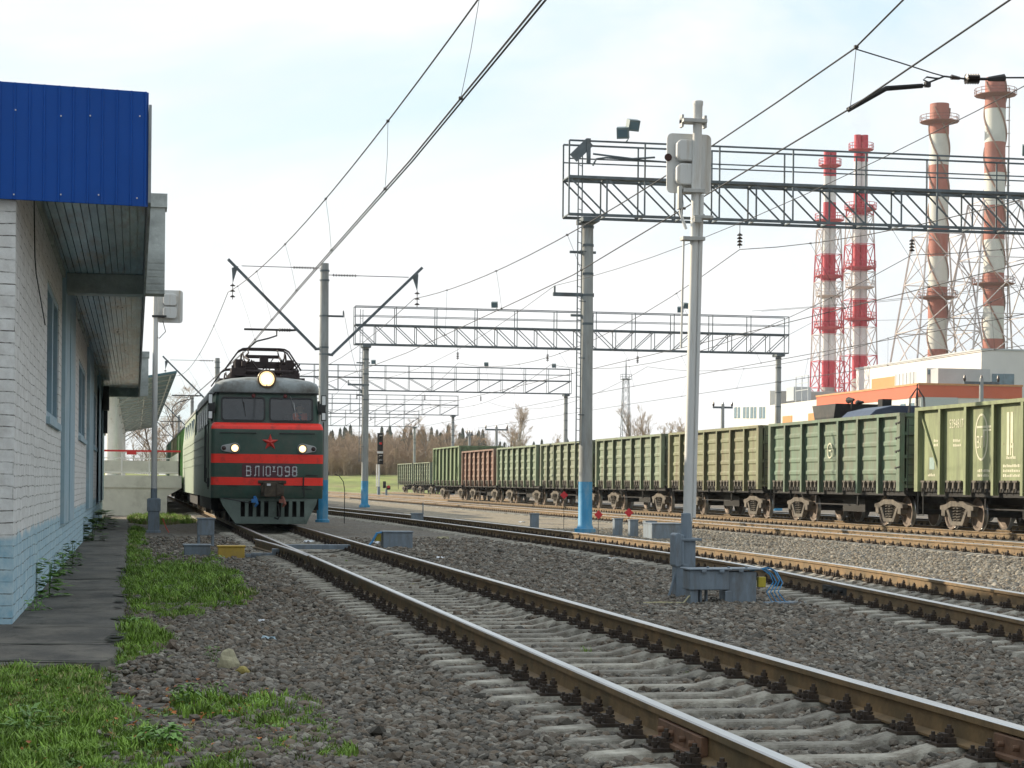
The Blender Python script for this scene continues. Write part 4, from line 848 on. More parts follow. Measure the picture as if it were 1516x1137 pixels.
# ================================================================ driver behind the right windscreen
def skin_person():
    J={'pel':(0,0,.52),'bel':(0,0,.68),'chest':(0,-.02,.92),'neck':(0,-.03,1.10),'head':(0,-.05,1.22),'crown':(0,-.04,1.33),
       'shl':(-.18,-.02,1.02),'ell':(-.26,-.12,.76),'wrl':(-.16,-.36,.72),'hal':(-.13,-.44,.72),'shr':(.18,-.02,1.02),'elr':(.27,-.10,.76),'wrr':(.20,-.36,.74),'har':(.18,-.44,.74),
       'kl':(-.11,-.42,.50),'fl':(-.12,-.44,.08),'tl':(-.12,-.60,.05),'kr':(.11,-.42,.50),'fr':(.12,-.44,.08),'tr':(.12,-.60,.05)}
    E=[('pel','bel'),('bel','chest'),('chest','neck'),('neck','head'),('head','crown'),('chest','shl'),('shl','ell'),('ell','wrl'),('wrl','hal'),('chest','shr'),('shr','elr'),('elr','wrr'),('wrr','har'),('pel','kl'),('kl','fl'),('fl','tl'),('pel','kr'),('kr','fr'),('fr','tr')]
    RA={'pel':.15,'bel':.145,'chest':.15,'neck':.06,'head':.095,'crown':.07,'shl':.075,'shr':.075,'ell':.052,'elr':.052,'wrl':.036,'wrr':.036,'hal':.035,'har':.035,'kl':.08,'kr':.08,'fl':.05,'fr':.05,'tl':.04,'tr':.04}
    ks=list(J); me=bpy.data.meshes.new('person'); me.from_pydata([J[k_] for k_ in ks],[(ks.index(a),ks.index(b_)) for a,b_ in E],[])
    o=bpy.data.objects.new('person',me); S.collection.objects.link(o); md=o.modifiers.new('skin','SKIN')
    for i,k_ in enumerate(ks): me.skin_vertices[0].data[i].radius=(RA[k_],RA[k_]*(.8 if k_ in('chest','bel') else 1)); me.skin_vertices[0].data[i].use_root=(k_=='pel')
    sb=o.modifiers.new('sub','SUBSURF'); sb.levels=2; sb.render_levels=2
    dg=bpy.context.evaluated_depsgraph_get(); m2=bpy.data.meshes.new_from_object(o.evaluated_get(dg)); o.modifiers.clear(); o.data=m2
    vest=pm('vest_orange',(.85,.13,.06),.7,0,.12); skin=pm('skin',(.45,.28,.20),.6,0,.08); navy=pm('navy_cloth',(.03,.045,.08),.85,0,.2); hair=pm('hair',(.03,.02,.015),.8,0,.2)
    for mm in (vest,skin,navy,hair): m2.materials.append(mm)
    for p in m2.polygons:
        x,y,z=p.center; p.use_smooth=True
        p.material_index=1 if (z>1.07 and z<1.28) or y<-.385 and z>.6 else 3 if z>=1.28 else 2 if z<.62 or abs(x)>.2 or (abs(x)<.045 and y<0) else 0
    f=MB()
    for s_ in (-1,1): f.box((s_*.038,-.142,1.235),(.022,.012,.01)); f.box((s_*.1,-.05,1.215),(.02,.035,.05))
    f.box((0,-.155,1.20),(.025,.04,.045)); f.box((0,-.14,1.155),(.05,.014,.012)); f.build('face_features',skin,o,bevel=.004)
    for s_,hx in ((-1,-.13),(1,.18)):
        for i in range(4): f=MB(); f.tube([(hx+(i-1.5)*.018,-.46,.725),(hx+(i-1.5)*.02,-.50,.72),(hx+(i-1.5)*.02,-.51,.695)],[.009,.009,.007],6); f.build('finger',skin,o,smooth=True)
        f=MB(); f.tube([(hx-s_*.03,-.42,.73),(hx-s_*.05,-.46,.73),(hx-s_*.045,-.49,.71)],[.011,.010,.008],6); f.build('thumb',skin,o,smooth=True)
    return o
pr=tag(skin_person(),'seated driver in an orange vest behind the right windscreen','person'); pr.location=(LX+.97,LY+1.12,2.26+.02); pr.scale=(1,1,1)
# ================================================================ gantries across the yard
def ins_string(m,p,l=.55,r=.10,n=4):
    p=Vector(p); m.tube([p,p-Vector((0,0,l))],.015,5)
    for i in range(n):
        z=p.z-.1-i*(l-.2)/max(n-1,1); m.lathe([(.03,z+.05),(r,z),(r*.9,z-.02),(.03,z-.02)],10,Matrix.Translation((p.x,p.y,0)),cap=False)
def gantry(x0,x1,Y,px,label,zb=9.46,zt=10.58,zh=11.66,apex=None,panel=1.16,ladder=True,lights=(),insul=(),blue=True,poles=True,thin=.043):
    t=thing('signal_gantry',(x0,Y,0),label,'gantry','steel gantries spanning the tracks'); inv=Matrix.Translation((-x0,-Y,0))
    def P(m,name,mat,par=None,**k):
        o=m.build(name,mat,None,**k); o.parent=par or t
        if par is None: o.matrix_parent_inverse=inv
        return o
    m=MB(); D=.42; apex=apex or (x0+x1)/2; n=int(round((x1-x0)/panel)); dx=(x1-x0)/n
    for s in (-1,1):
        y=Y+s*D
        for z,w in ((zb,.08),(zt,.085)): m.b2((x0,y-w/2,z-w/2),(x1,y+w/2,z+w/2))
        for i in range(n+1):
            x=x0+i*dx; m.b2((x-thin/2,y-thin/2,zb),(x+thin/2,y+thin/2,zt))
            if i<n:
                if x+dx/2<apex: m.bar((x,y,zt),(x+dx,y,zb),thin,thin)
                else: m.bar((x,y,zb),(x+dx,y,zt),thin,thin)
    for i in range(n+1):
        x=x0+i*dx
        for z in (zb,zt): m.bar((x,Y-D,z),(x,Y+D,z),thin*.8)
        if i<n: m.bar((x,Y-D,zt),(x+dx,Y+D,zt),thin*.7)
    P(m,'truss',M_steelg)
    m=MB()
    for s in (-1,1):
        y=Y+s*D
        for i in range(0,n+1,1 if panel>1.4 else 1):
            if i%2==0 or panel>1.5: x=x0+i*dx; m.b2((x-.022,y-.022,zt),(x+.022,y+.022,zh))
        m.b2((x0,y-.025,zh-.025),(x1,y+.025,zh+.025)); m.b2((x0,y-.018,(zt+zh)/2-.018),(x1,y+.018,(zt+zh)/2+.018))
    P(m,'railing',M_steelg)
    m=MB(); m.b2((x0,Y-.14,zt+.0),(x1,Y+.14,zt+.02)); P(m,'walkway',M_steelg)
    if poles:
      for x in px:
        m=MB(); m.lathe([(.205,1.5),(.20,2.0),(.165,zb-.2),(.165,zb-.06)],20,Matrix.Translation((x,Y,0))); P(m,'pole',M_conc,smooth=True)
        m=MB(); m.lathe([(.32,-.1),(.32,.09),(.25,.10),(.235,.16),(.212,.20),(.207,1.497)],20,Matrix.Translation((x,Y,0))); m.lathe([(.2085,1.16),(.2088,1.23)],20,Matrix.Translation((x,Y,0)),cap=False); P(m,'pole_foot',M_bluep,smooth=True)
        m=MB(); 
        for z in (zb-.35,zb-.9,7.7,zb-2.4,6.2): m.lathe([(.19,z),(.19,z+.07)],12,Matrix.Translation((x,Y,0)))
        m.b2((x-.25,Y-.5,zb-.2),(x+.25,Y+.5,zb-.06)); P(m,'pole_bands',M_steelg)
    if ladder:
        x=px[0]-.30; m=MB()
        for q in (-.16,.16): m.tube([(x+q*.6,Y-.25+q,2.6),(x+q*.6,Y-.25+q,zt+.9)],.02,5)
        z=2.7
        while z<zt+.6: m.tube([(x-.1,Y-.41,z),(x+.1,Y-.09,z)],.013,4); z+=.33
        for z in (3.5,5.2,6.9,8.4): m.tube([(x,Y-.25,z),(px[0],Y-.1,z)],.02,4); 
        P(m,'ladder',M_steelg)
        m=MB(); m.b2((px[0]-1.05,Y-.05,7.05),(px[0]+.2,Y+.05,7.16)); m.tube([(px[0]-1.0,Y,7.16),(px[0]-1.0,Y,7.35)],.03,6); m.b2((px[0]-.55,Y-.04,8.35+.0),(px[0]+.25,Y+.04,8.42)); m.b2((px[0]-.5,Y-.04,6.45),(px[0]+.2,Y+.04,6.52)); P(m,'bracket_arm',M_steelg)
    for x,dbl in lights:
        m=MB(); m.tube([(x,Y-D,zh),(x+.1,Y-D,zh+.16),(x-.15,Y-D,zh+.16)],.03,5)
        for k in range(dbl): 
            c=Vector((x-.12+.30*k,Y-D-.1,zh+.27+.24*k)); rot=Matrix.Rotation(R(-20+35*k),3,'Z')@Matrix.Rotation(R(20),3,'X'); m.box(c,(.36,.22,.33),rot); m.box(c+rot@Vector((0,.15,-.02)),(.18,.14,.16),rot)
        fl=P(m,'floodlight',M_flood,bevel=.02); m=MB()
        for k in range(dbl): c=Vector((x-.12+.30*k,Y-D-.1,zh+.27+.24*k)); rot=Matrix.Rotation(R(-20+35*k),3,'Z')@Matrix.Rotation(R(20),3,'X'); m.box(c+rot@Vector((0,-.105,0)),(.28,.02,.22),rot)
        P(m,'lens',M_pane,fl)
    for x in insul:
        m=MB(); m.tube([(x-.0,Y,zb),(x,Y,zb-.35)],.012,4); ins_string(m,(x,Y,zb-.3),.5,.09,4); P(m,'insulator',M_ins)
    return t
M_flood=pm('floodlight_case',(.14,.19,.20),.5,.1,.25)
gantry(12.62,40.5,58.5,(13.30,39.6),'nearest and largest steel gantry with railing, right of the white mast',lights=((14.35,2),(27.3,2)),insul=(18.05,23.6,29.5),apex=33)
gantry(12.5,38.8,116,(13.18,38.3),'second steel gantry on blue footed poles, above the freight wagons',lights=((20.8,1),(32.1,2)),insul=(18.6,24,29.5),apex=28,panel=1.19)
gantry(13.2,38.1,174,(13.6,37.7),'third steel gantry whose pole stands behind the freight wagons',lights=((20.5,1),(30.5,1),(36.6,1)),insul=(19,25,30),apex=25,panel=2.1,ladder=False)
gantry(14,37.3,232,(14.2,36.7),'fourth steel gantry, second lowest in the picture',zb=9.4,lights=((26,1),),insul=(20,27),apex=22,panel=2.2,ladder=False)
gantry(15,40.8,290,(15.5,40.2),'farthest and lowest looking steel gantry by the wood',zb=9.6,zt=10.9,zh=11.9,insul=(),apex=20,panel=2.2,ladder=False)
# odd plates at the left end of the nearest gantry
m=MB(); m.bar((12.7,57.9,11.1),(13.2,57.9,11.6),.04,.30); m.b2((13.1,57.85,10.95),(13.22,57.9,11.7)); m.tube([(13.3,57.9,11.25),(14.5,57.9,11.15),(15.2,57.9,11.22)],.03,5); m.tube([(13.3,57.9,10.9),(13.4,57.9,11.1),(13.7,57.9,11.15),(17,57.95,11.05)],.03,5)
gt=[o for o in S.objects if o.name=='signal_gantry'][0]; o=m.build('cable_plates',M_steelg); o.parent=gt; o.matrix_parent_inverse=Matrix.Translation((-12.62,-58.5,0))
# ================================================================ cantilever poles between tracks 1 and 2
def cant_pole(X,Y,label,right=True):
    t=thing('catenary_pole',(X,Y,0),label,'pole','concrete catenary poles with slanting arms')
    m=MB(); m.lathe([(.20,1.5),(.195,2.2),(.15,9.2),(.15,9.4)],20); m.build('pole',M_conc,t,smooth=True)
    m=MB(); m.lathe([(.26,-.1),(.26,.04),(.205,.06),(.203,1.497)],20); m.lathe([(.2045,1.12),(.2046,1.19)],20,cap=False); m.build('pole_foot',M_bluep,t,smooth=True)
    m=MB()
    for z in (9.1,8.75,7.45,6.3,6.05): m.lathe([(.18,z),(.18,z+.06)],12)
    m.bar((.1,0,7.48),(.72,0,7.48),.07); m.tube([(.70,0,7.48),(.70,0,7.68)],.025,5); m.build('pole_bands',M_steelg,t)
    for s in ((-1,1) if right else (-1,)):
        m=MB(); z0=6.28 if s<0 else 6.08; x1=-3.5 if s<0 else 3.6; z1=9.45 if s<0 else 9.35
        m.bar((s*.3,0,z0),(x1,0,z1),.075,.10); m.tube([(s*.15,0,z0),(s*.34,0,z0-.02)],.05,6)
        f=.92; q=Vector((s*.3+(x1-s*.3)*f,0,z0+(z1-z0)*f)); m.prism([(q.x-.12,q.z-.06),(q.x+.12,q.z+.02),(q.x+s*.08,q.z-.62)],-.02,.02,'y')
        m.build('slanting_arm',M_steelg,t)
        m=MB(); zt=9.22 if s<0 else 8.98; m.tube([(s*.15,0,zt),(x1*.86,0,zt-.0)],.014,5)
        for k in range(9): m.lathe([(.015,-.02),(.055,0),(.055,.02),(.015,.04)],8,Matrix.Translation((s*(.32+k*.10),0,zt))@Matrix.Rotation(R(90),4,'Y'),cap=False)
        m.build('tie_rod',M_wire,t)
        m=MB(); ins_string(m,(q.x+s*.08,0,q.z-.6),.6,.10,3); m.build('insulator',M_ins,t)
    m=MB(); m.tube([(-1.0,0,6.95),(-1.12,0,6.93),(-1.5,0,6.93),(-2.9,0,6.93)],.04,6)
    for k in range(5): m.lathe([(.04,-.03),(.085,0),(.04,.03)],8,Matrix.Translation((-1.25-k*.09,0,6.93))@Matrix.Rotation(R(90),4,'Y'),cap=False)
    m.tube([(-1.72,0,6.93),(-1.72,0,6.72),(-2.0,0,6.62),(-2.45,0,6.5),(-2.85,0,6.15)],.03,6); m.build('steady_arm',M_wire,t)
    return t
cant_pole(6.74,72.9,'concrete pole with blue foot and two slanting arms, right of the locomotive')
for Y,l in ((131,'slanting arm pole far behind the locomotive roof'),(189,'smaller slanting arm pole farther behind, left of the locomotive'),(247,'smallest slanting arm pole at the end of the row')): cant_pole(5.2,Y,l,False)
# ================================================================ overhead lines
def sag(a,b,s,n=10):
    a,b=Vector(a),Vector(b); return [a.lerp(b,i/n)-Vector((0,0,4*s*(i/n)*(1-i/n))) for i in range(n+1)]
def catenary(pts_m,pts_c,label,drops,twin=0,r=.0125):
    t=thing('overhead_line',pts_m[0],label,'overhead wire','overhead contact lines'); inv=Matrix.Translation(-Vector(pts_m[0]))
    def P(m,n_):
        o=m.build(n_,M_wire,None,fix=False); o.parent=t; o.matrix_parent_inverse=inv
    m=MB(); m.tube(pts_m,r,5); P(m,'messenger_wire')
    for k in range(2 if twin else 1):
        m=MB(); m.tube([Vector(p)+Vector((twin*k,0,0)) for p in pts_c],r,5); P(m,'contact_wire')
    def yat(pts,y):
        for a,b in zip(pts,pts[1:]):
            a,b=Vector(a),Vector(b)
            if min(a.y,b.y)<=y<=max(a.y,b.y): return a.lerp(b,(y-a.y)/(b.y-a.y))
    for y in drops:
        a,b=yat(pts_m,y),yat(pts_c,y)
        if a and b: m=MB(); m.tube([a,a.lerp(b,.5)+Vector((.02,.05,0)),b],.005,4); m.box(b,(.05,.05,.04)); m.box(a,(.05,.05,.04)); P(m,'dropper')
m1=sag((4.6,8,8.3),(3.25,72.9,8.25),.9,24)+sag((3.25,72.9,8.25),(2.3,131,8.25),1.0,16)[1:]+sag((2.3,131,8.25),(2.0,189,8.3),1,12)[1:]
c1=[(3.9,8,6.3),(4.05,30,6.3),(4.0,50,6.3),(3.93,72.9,6.2),(2.9,131,6.2),(2.5,189,6.2)]
catenary(m1,c1,'overhead line above the locomotive with two contact wires, crossing the sky at upper left',(17,25,33,42,51,60,68,82,94,106,118),.045)
A=at(1265,72,24.8); Bc=at(1255,163,24.8); E1=at(1337,0,22.3); E2=at(1495,0,19.6)
pm2=[E1+(E1-A)*1.2,E1,A]+sag(A,(10.05,72.9,8.2),.55,14)[1:]+sag((10.05,72.9,8.2),(8.9,131,8.2),.9,8)[1:]
pc2=[E2+(E2-Bc)*.8,E2,Bc,(9.9,45,6.25),(9.8,72.9,6.2),(8.0,131,6.2)]
catenary(pm2,pc2,'overhead line above the curving track with a pull off arm at upper right',(24.7,34,44,54,64))
t=thing('pull_off_arm',Bc,'black pull off arm and insulator reaching in from the upper right corner','insulator arm'); inv=Matrix.Translation(-Bc)
m=MB(); Q=[Bc+Vector((0,0,.0)),at(1312,131,24.8),at(1366,127,24.8),at(1375,122,24.8),at(1398,113,24.8),at(1430,117,24.8),at(1463,117,24.8),at(1487,115,24.8),at(1516,115,24.8)]
Q.append(Q[-1]+(Q[-1]-Q[-2])*2.5)
m.tube(Q[:3],[.035,.035,.03],6); o=m.build('arm',M_black); o.parent=t; o.matrix_parent_inverse=inv
m=MB(); m.tube(Q[2:6],.013,5); m.tube(Q[5:7],.02,5); m.tube(Q[6:8],[.03,.05],6); m.tube(Q[7:],.012,5); m.tube([A,at(1330,92,24.8),at(1380,108,24.8),at(1398,113,24.8)],.009,5); m.tube([at(1375,122,24.8),at(1367,118,24.8),at(1372,114,24.8),at(1385,116,24.8),at(1392,116,24.8)],.012,5); m.box(at(1373,125,24.8),(.07,.07,.07)); o=m.build('rigging',M_wire); o.parent=t; o.matrix_parent_inverse=inv
m=MB()
for k in range(6): c=at(1430+k*3.6,117,24.8); m.lathe([(.03,-.012),(.072,0),(.03,.012)],10,Matrix.Translation(c)@Matrix.Rotation(R(90),4,'Y'),cap=False)
m.tube([at(1408,114,24.8),at(1421,116,24.8)],[.035,.02],6); o=m.build('insulator',M_ins); o.parent=t; o.matrix_parent_inverse=inv
for X,xc,lab in ((18.05,18.9,'overhead line above the sunlit track before the freight train'),(23.6,24.3,'overhead line above the freight wagons'),(29.5,29.6,'overhead line behind the freight wagons')):
    pm_=sag((X,8,8.7),(X,58.5,8.62),1.3,14)+sag((X,58.5,8.62),(X+.6,116,8.5),1.4,14)[1:]+sag((X+.6,116,8.5),(X+1.2,174,8.6),1.4,10)[1:]
    pc_=[(xc-.2,8,6.35),(xc+.2,58.5,6.3),(xc-.2,116,6.3),(xc+.2,174,6.3)]
    catenary(pm_,pc_,lab,(30,38,46,52,66,76,86,96,106,128,145,160))
def line(pts,label,r=.008,grp='single line wires between poles'):
    m=MB(); m.tube(pts,r,5); tag(m.build('line_wire',M_wire,fix=False),label,'wire',grp)
b1=Vector((12.3,58.5,7.36)); b2=Vector((12.15,116,7.36)); b0=b1+Vector((.3,-45,.6))
line(sag(b0,b1,.7,12)+sag(b1,b2,.9,12)[1:]+sag(b2,(13,174,7.3),.9,8)[1:],'line wire running along the arms of the left gantry poles')
line(sag((7.45,72.9,7.7),(13.0,116,7.4),.6,10),'thin wire from the locomotive pole towards the second gantry')
for i,(x,z) in enumerate(((36.6,12.0),(37.2,12.0))): line(sag((x,116,z),(x+26,40,z+3),1.4,14),['wire rising right from the end of the second gantry, nearer one','wire rising right from the end of the second gantry, farther one'][i],.012)
line([at(1160,500,116),at(1205,476,120),at(1516,470,135)],'horizontal wire with small insulators right of the second gantry',.012)
# ================================================================ signal masts
def mast_head(m_,t,x,y,z,sc=1.0,flip=1):
    b=MB(); w,h=.60*sc,.78*sc; b.prism(rrect(-w/2,w/2,-h/2,h/2,.07*sc,4),-.012,.012,'y'); o=b.build('signal_board',M_mast,t,bevel=.004); o.location=(x,y,z)
    k=MB()
    for zz in (-.155*sc,.155*sc): k.prism([(-.09*sc,-.14*sc+zz),(.14*sc,-.14*sc+zz),(.19*sc,-.09*sc+zz),(.19*sc,.09*sc+zz),(.14*sc,.14*sc+zz),(-.09*sc,.14*sc+zz),(-.14*sc,.09*sc+zz),(-.14*sc,-.09*sc+zz)],-.14*sc,-.013,'y')
    lb=k.build('lamp_box',M_mast,t,bevel=.02); lb.location=(x-flip*.03,y,z)
    return o
t=thing('signal_mast',(7.06,25.1,0),'tall white signal mast with rounded back boards, grey base box on the ballast','signal mast')
m=MB(); m.lathe([(.064,.95),(.063,2.0),(.06,5.2),(.06,6.36),(.067,6.37),(.067,6.42),(.05,6.43),(0,6.43)],16,Matrix.Shear('XY',4,(.016,0))); m.build('pole',M_mast,t,smooth=True)
mast_head(m,t,.0,.16,5.63).location.x=.03
m=MB(); m.tube([(.088,-.04,1.0),(.155,-.05,5.2)],.024,8); m.tube([(-.10,-.02,3.2),(-.08,-.02,4.6)],.014,6); m.tube([(-.13,.02,5.2),(-.12,0,4.95),(-.05,-.02,4.75)],.02,6); m.build('conduit',M_mast,t,smooth=True)
M_galv=pm('galvanised',(.42,.42,.40),.5,.5,.2,6,dirt=(.25,.17,.1),damt=.3)
for bs in ([((-.12,-.11,6.13),(.20,.1,6.18)),((-.12,-.02,6.08),(-.09,.1,6.24)),((.19,-.02,6.08),(.22,.1,6.24))],[((-.11,-.10,5.22),(.18,.12,5.27)),((-.17,-.08,5.0),(-.12,0,5.3))],[((.02,-.16,4.88),(.28,-.02,4.92)),((.02,-.17,4.82),(.12,-.1,4.879))],[((-.11,-.1,4.60),(.19,.06,4.65))]):
    m=MB()
    for a_,b_ in bs: m.b2(a_,b_)
    m.build('clamp',M_galv,t,bevel=.004)
m=MB(); m.lathe([(0,0),(.05,.0),(.05,.008),(0,.008)],14,Matrix.Translation((-.255,.143,5.70))@Matrix.Rotation(R(90),4,'X')); m.build('rust_spot',pm('rust_hole',(.05,.02,.015),.8,0,.4,20),t)
m=MB(); m.lathe([(.075,.70),(.072,1.05),(.068,1.06)],14); m.b2((-.09,-.09,-.1),(.10,.09,.72)); m.b2((-.14,-.13,.70),(.17,.13,.735)); m.b2((-.16,-.10,-.1),(.0,.11,.40)); m.bar((-.12,-.05,.4),(-.26,-.05,-.08),.03); m.build('mast_base',M_greyp,t,bevel=.006)
m=MB(); m.prism(rrect(-.19,-.10,.36,.80,.04,4),-.14,.12,'y'); m.b2((-.101,-.12,.38),(-.06,.10,.78)); m.build('base_box',M_greyp,t,bevel=.012)
t=thing('junction_box',(7.15,23.95,0),'grey steel junction box with blue cables standing beside the white mast','junction box')
m=MB(); m.b2((-.42,-.2,.13),(.08,.14,.372)); m.b2((-.40,-.16,-.06),(-.30,.08,.13)); m.b2((-.18,-.1,-.06),(-.16,.0,.13)); m.b2((-.26,-.1,-.06),(-.235,0,.13)); m.b2((.09,-.12,-.06),(.46,.26,.352)); m.b2((.03,-.21,-.06),(.115,-.13,.12)); m.build('cabinet',M_greyp,t,bevel=.01)
m=MB(); m.prism([(-.44,-.23),(.10,-.23),(.13,-.16),(.52,-.16),(.52,.3),(-.44,.18)],.374,.394,'z')
for x in (-.15,.12,.35): m.lathe([(.018,.394),(.018,.415)],8,Matrix.Translation((x,-.05,0)))
for x in (-.25,-.02,.25): m.b2((x-.03,-.245 if x<.1 else -.17,.345),(x+.03,-.215 if x<.1 else -.14,.38))
m.build('lid',M_greyp,t,bevel=.006)
m=MB(); rng=random.Random(4)
for k in range(4): d=k*.045; m.tube([(.45,.0+d,.36),(.55+d,-.02,.385+.02*rng.random()),(.66+d,-.03+d,.31+.05*rng.random()),(.70+d*.9,-.05,.2+.05*rng.random()),(.60+d*1.1,-.1,.1),(.66+d*1.3,-.12,-.02),(.95+d,-.1-d*.3,-.05)],.008,5)
m.build('cable',pm('blue_cable',(.02,.20,.42),.5,0,.2),t,smooth=True)
m=MB(); m.box((.56,.0,.22),(.10,.08,.13)); m.build('cable_gland',pm('yellow_plastic',(.45,.36,.03),.5,0,.2),t,bevel=.01)
m=MB(); m.b2((.55,-.22,-.07),(1.8,-.1,-.02)); m.b2((.7,.15,-.07),(1.5,.26,-.03)); m.build('cable_trough',M_greyp,t,bevel=.008)
m=MB(); m.tube([(-1.1,-.2,-.03),(-.8,-.22,-.02),(-.5,-.2,-.03),(-.42,-.15,.05),(-.35,-.12,.06)],.012,5); m.build('ground_wire',pm('yellow_wire',(.42,.38,.22),.6,0,.2),t)
# left mast by the path
t=thing('signal_mast',(.53,56.9,0),'smaller pale signal mast with grey foot between the path and the locomotive','signal mast')
m=MB(); m.lathe([(.085,.95),(.08,2),(.07,6.6),(.07,6.72),(0,6.73)],14); m.build('pole',M_mast,t,smooth=True); m=MB()
mast_head(m,t,.40,.16,6.32,1.18)
m=MB(); m.tube([(.2,.0,5.9),(.28,0,5.6),(.1,-.04,5.4),(.05,-.02,5.45)],.012,5); m.b2((-.1,-.1,6.0),(.3,.12,6.05)); m.build('cable',M_wire,t)
m=MB(); m.lathe([(.09,.9),(.088,1.2)],12); m.b2((-.16,-.12,-.1),(.16,.12,.92)); m.b2((-.19,-.15,.55),(.19,.15,.9)); m.b2((-.2,-.16,-.08),(.2,.16,.02)); m.build('mast_base',M_greyp,t,bevel=.012)
m=MB(); m.tube([(.25,-.1,.35),(.33,-.15,.12),(.42,-.2,-.04)],.015,5); m.build('cable_red',pm('red_cable',(.5,.08,.05),.5,0,.2),t)
# ---------------------------------------------------------------- small trackside boxes
def small_box(name,x,y,dims,mat,label,legs=0,lid=True,cat='box',rz=0,z=GZ):
    t=thing(name,(x,y,z),label,cat,rz=rz); w,d,h=dims; m=MB(); b0=legs
    m.b2((-w/2,-d/2,b0),(w/2,d/2,h)); 
    if legs:
        for sx in (-1,1): m.b2((sx*(w/2-.03)-.03,-d/2+.02,0),(sx*(w/2-.03)+.03,d/2-.02,b0))
    m.build('case',mat,t,bevel=.012)
    if lid: m=MB(); m.b2((-w/2-.02,-d/2-.02,h+.001),(w/2+.02,d/2+.02,h+.03)); m.build('lid',mat,t,bevel=.006)
    return t
M_yel=pm('yellow_cover',(.52,.34,.05),.55,0,.15,4,dirt=(.3,.22,.08),damt=.35)
small_box('relay_box',1.57,45.2,(.37,.3,.62),M_greyp,'grey box on two legs left of the locomotive',legs=.26)
small_box('track_box',1.20,39.2,(.50,.4,.22),M_greyp,'low blue grey box beside the yellow one')
small_box('track_box',1.82,38.5,(.50,.32,.22),M_yel,'low yellow topped box near the rails')
m=MB(); m.b2((0,-.06,.06),(.42,.06,.12)); m.b2((.40,-.09,0),(.62,.09,.2)); m.b2((-.1,-.05,.02),(.1,.05,.1)); o=m.build('point_rod_cover',M_greyp,loc=(2.18,38.2,GZ),bevel=.01); tag(o,'grey steel rod cover between the yellow box and the rail','rod cover')
t=small_box('cable_box',5.80,44.6,(.66,.5,.36),M_greyp,'dark grey cable box with lid between the two tracks')
m=MB()
for k in range(4): m.tube([(-.34,-.1+.05*k,.36),(-.45,-.1+.05*k,.34),(-.56,-.12+.04*k,.15),(-.68,-.15,.02),(-.95,-.2,.02)],.02,5)
m.build('cable',MATS['blue_cable'],t); m=MB(); m.box((-.42,0,.24),(.12,.12,.16)); m.build('cable_gland',MATS['yellow_plastic'],t)
for i,(x,y,w,h,l) in enumerate(((13.75,55,.24,.5,'first of the small grey posts right of the blue pole foot'),(14.0,54.2,.24,.48,'second of the small grey posts right of the blue pole foot'),(14.3,53.5,.3,.46,'third of the small grey posts right of the blue pole foot'),(14.5,52.7,.95,.42,'wide grey box right of the blue pole foot'),(12.35,60,.24,.55,'lone grey post left of the blue pole foot'),(10.4,72,.4,.35,'small grey box near the second pole behind the rails'))):
    small_box('cable_post',x-.3,y,(w,w,h),M_greyp,l,cat='cable post')
def diamond(px,py,Y,zbase,label):
    p=at(px,py,Y); t=thing('track_sign',(p.x,p.y,GZ),label,'sign','red diamond signs on thin stakes'); z=p.z-GZ
    m=MB(); m.prism([(0,z-.13),(.13,z),(0,z+.13),(-.13,z)],-.015,-.005,'y'); m.build('sign_board',M_redsign,t); m=MB(); m.tube([(0,0,-.05),(0,0,z+.1)],.008,5); m.build('stake',M_dark,t)
diamond(835,733,62,0,'red diamond sign left of the blue pole foot'); diamond(886,762,57,0,'lower red diamond sign touching the blue pole foot'); diamond(931,759,55,0,'red diamond sign standing right of the blue pole foot')
m=MB(); m.tube([(9.6,67,GZ),(9.6,67,.75)],.02,5); tag(m.build('marker_stake',M_greyp),'thin grey stake between the rails','stake')
t=thing('hose_stand',(7.35,71,GZ),'thin bent pipe rising beside the locomotive pole','pipe'); m=MB(); m.tube([(0,0,0),(0,0,1.2),(-.05,0,1.5),(-.2,0,1.7),(-.35,0,1.75)],.015,5); m.build('pipe',M_dark,t)
# far colour light signal and dwarf signal
t=thing('light_signal',(21.5,225,0),'black colour light signal with a red lens on a white post far away','signal'); p0=at(562,733,200); p1=at(562,655,200); t.location=(p0.x,200,0)
m=MB(); m.tube([(-.1,0,1.0),(-.1,0,p1.z-1.6)],.10,8); m.tube([(-.32,0,1.0),(-.32,0,p1.z-2.2)],.05,6); m.build('post',M_white,t); m=MB(); m.tube([(-.1,0,-.1),(-.1,0,1.0)],.16,8); m.build('foot',M_greyp,t)
m=MB(); z=p1.z
m.b2((-.28,-.1,z-.85),(.28,.1,z+.95)); m.b2((-.25,-.1,z-2.2),(.32,.1,z-1.15))
for q in (.55,-.1,-1.45,-1.9): m.tube([(0.02,-.1,z+q),(0.02,-.5,z+q)],.17,8,False)
m.build('signal_head',M_black,t); m=MB(); m.box((.05,-.12,z-.1),(.26,.04,.20)); m.build('lens',emit('red_lens',(.9,.03,.03),.15),t); m=MB(); m.box((0,-.12,z-1.0),(.6,.05,.2)); 
for q in (.55,-1.45,-1.9): m.box((.02,-.52,z+q+.12),(.26,.3,.03))
m.build('signal_visor',M_mast,t)
p=at(572,727,200); t=thing('dwarf_signal',(p.x,200,GZ),'small dark dwarf signal on the far edge of the yard','signal'); m=MB(); m.b2((-.35,-.1,.9),(-.05,.1,1.6)); m.b2((.0,-.1,.75),(.4,.1,1.1)); m.build('signal_head',M_black,t,bevel=.02); m=MB(); m.b2((-.1,-.08,0),(.1,.08,.8)); m.build('post',M_greyp,t); m=MB(); m.box((.2,-.12,1.05),(.25,.03,.25)); m.build('lens',MATS['red_sign'],t)
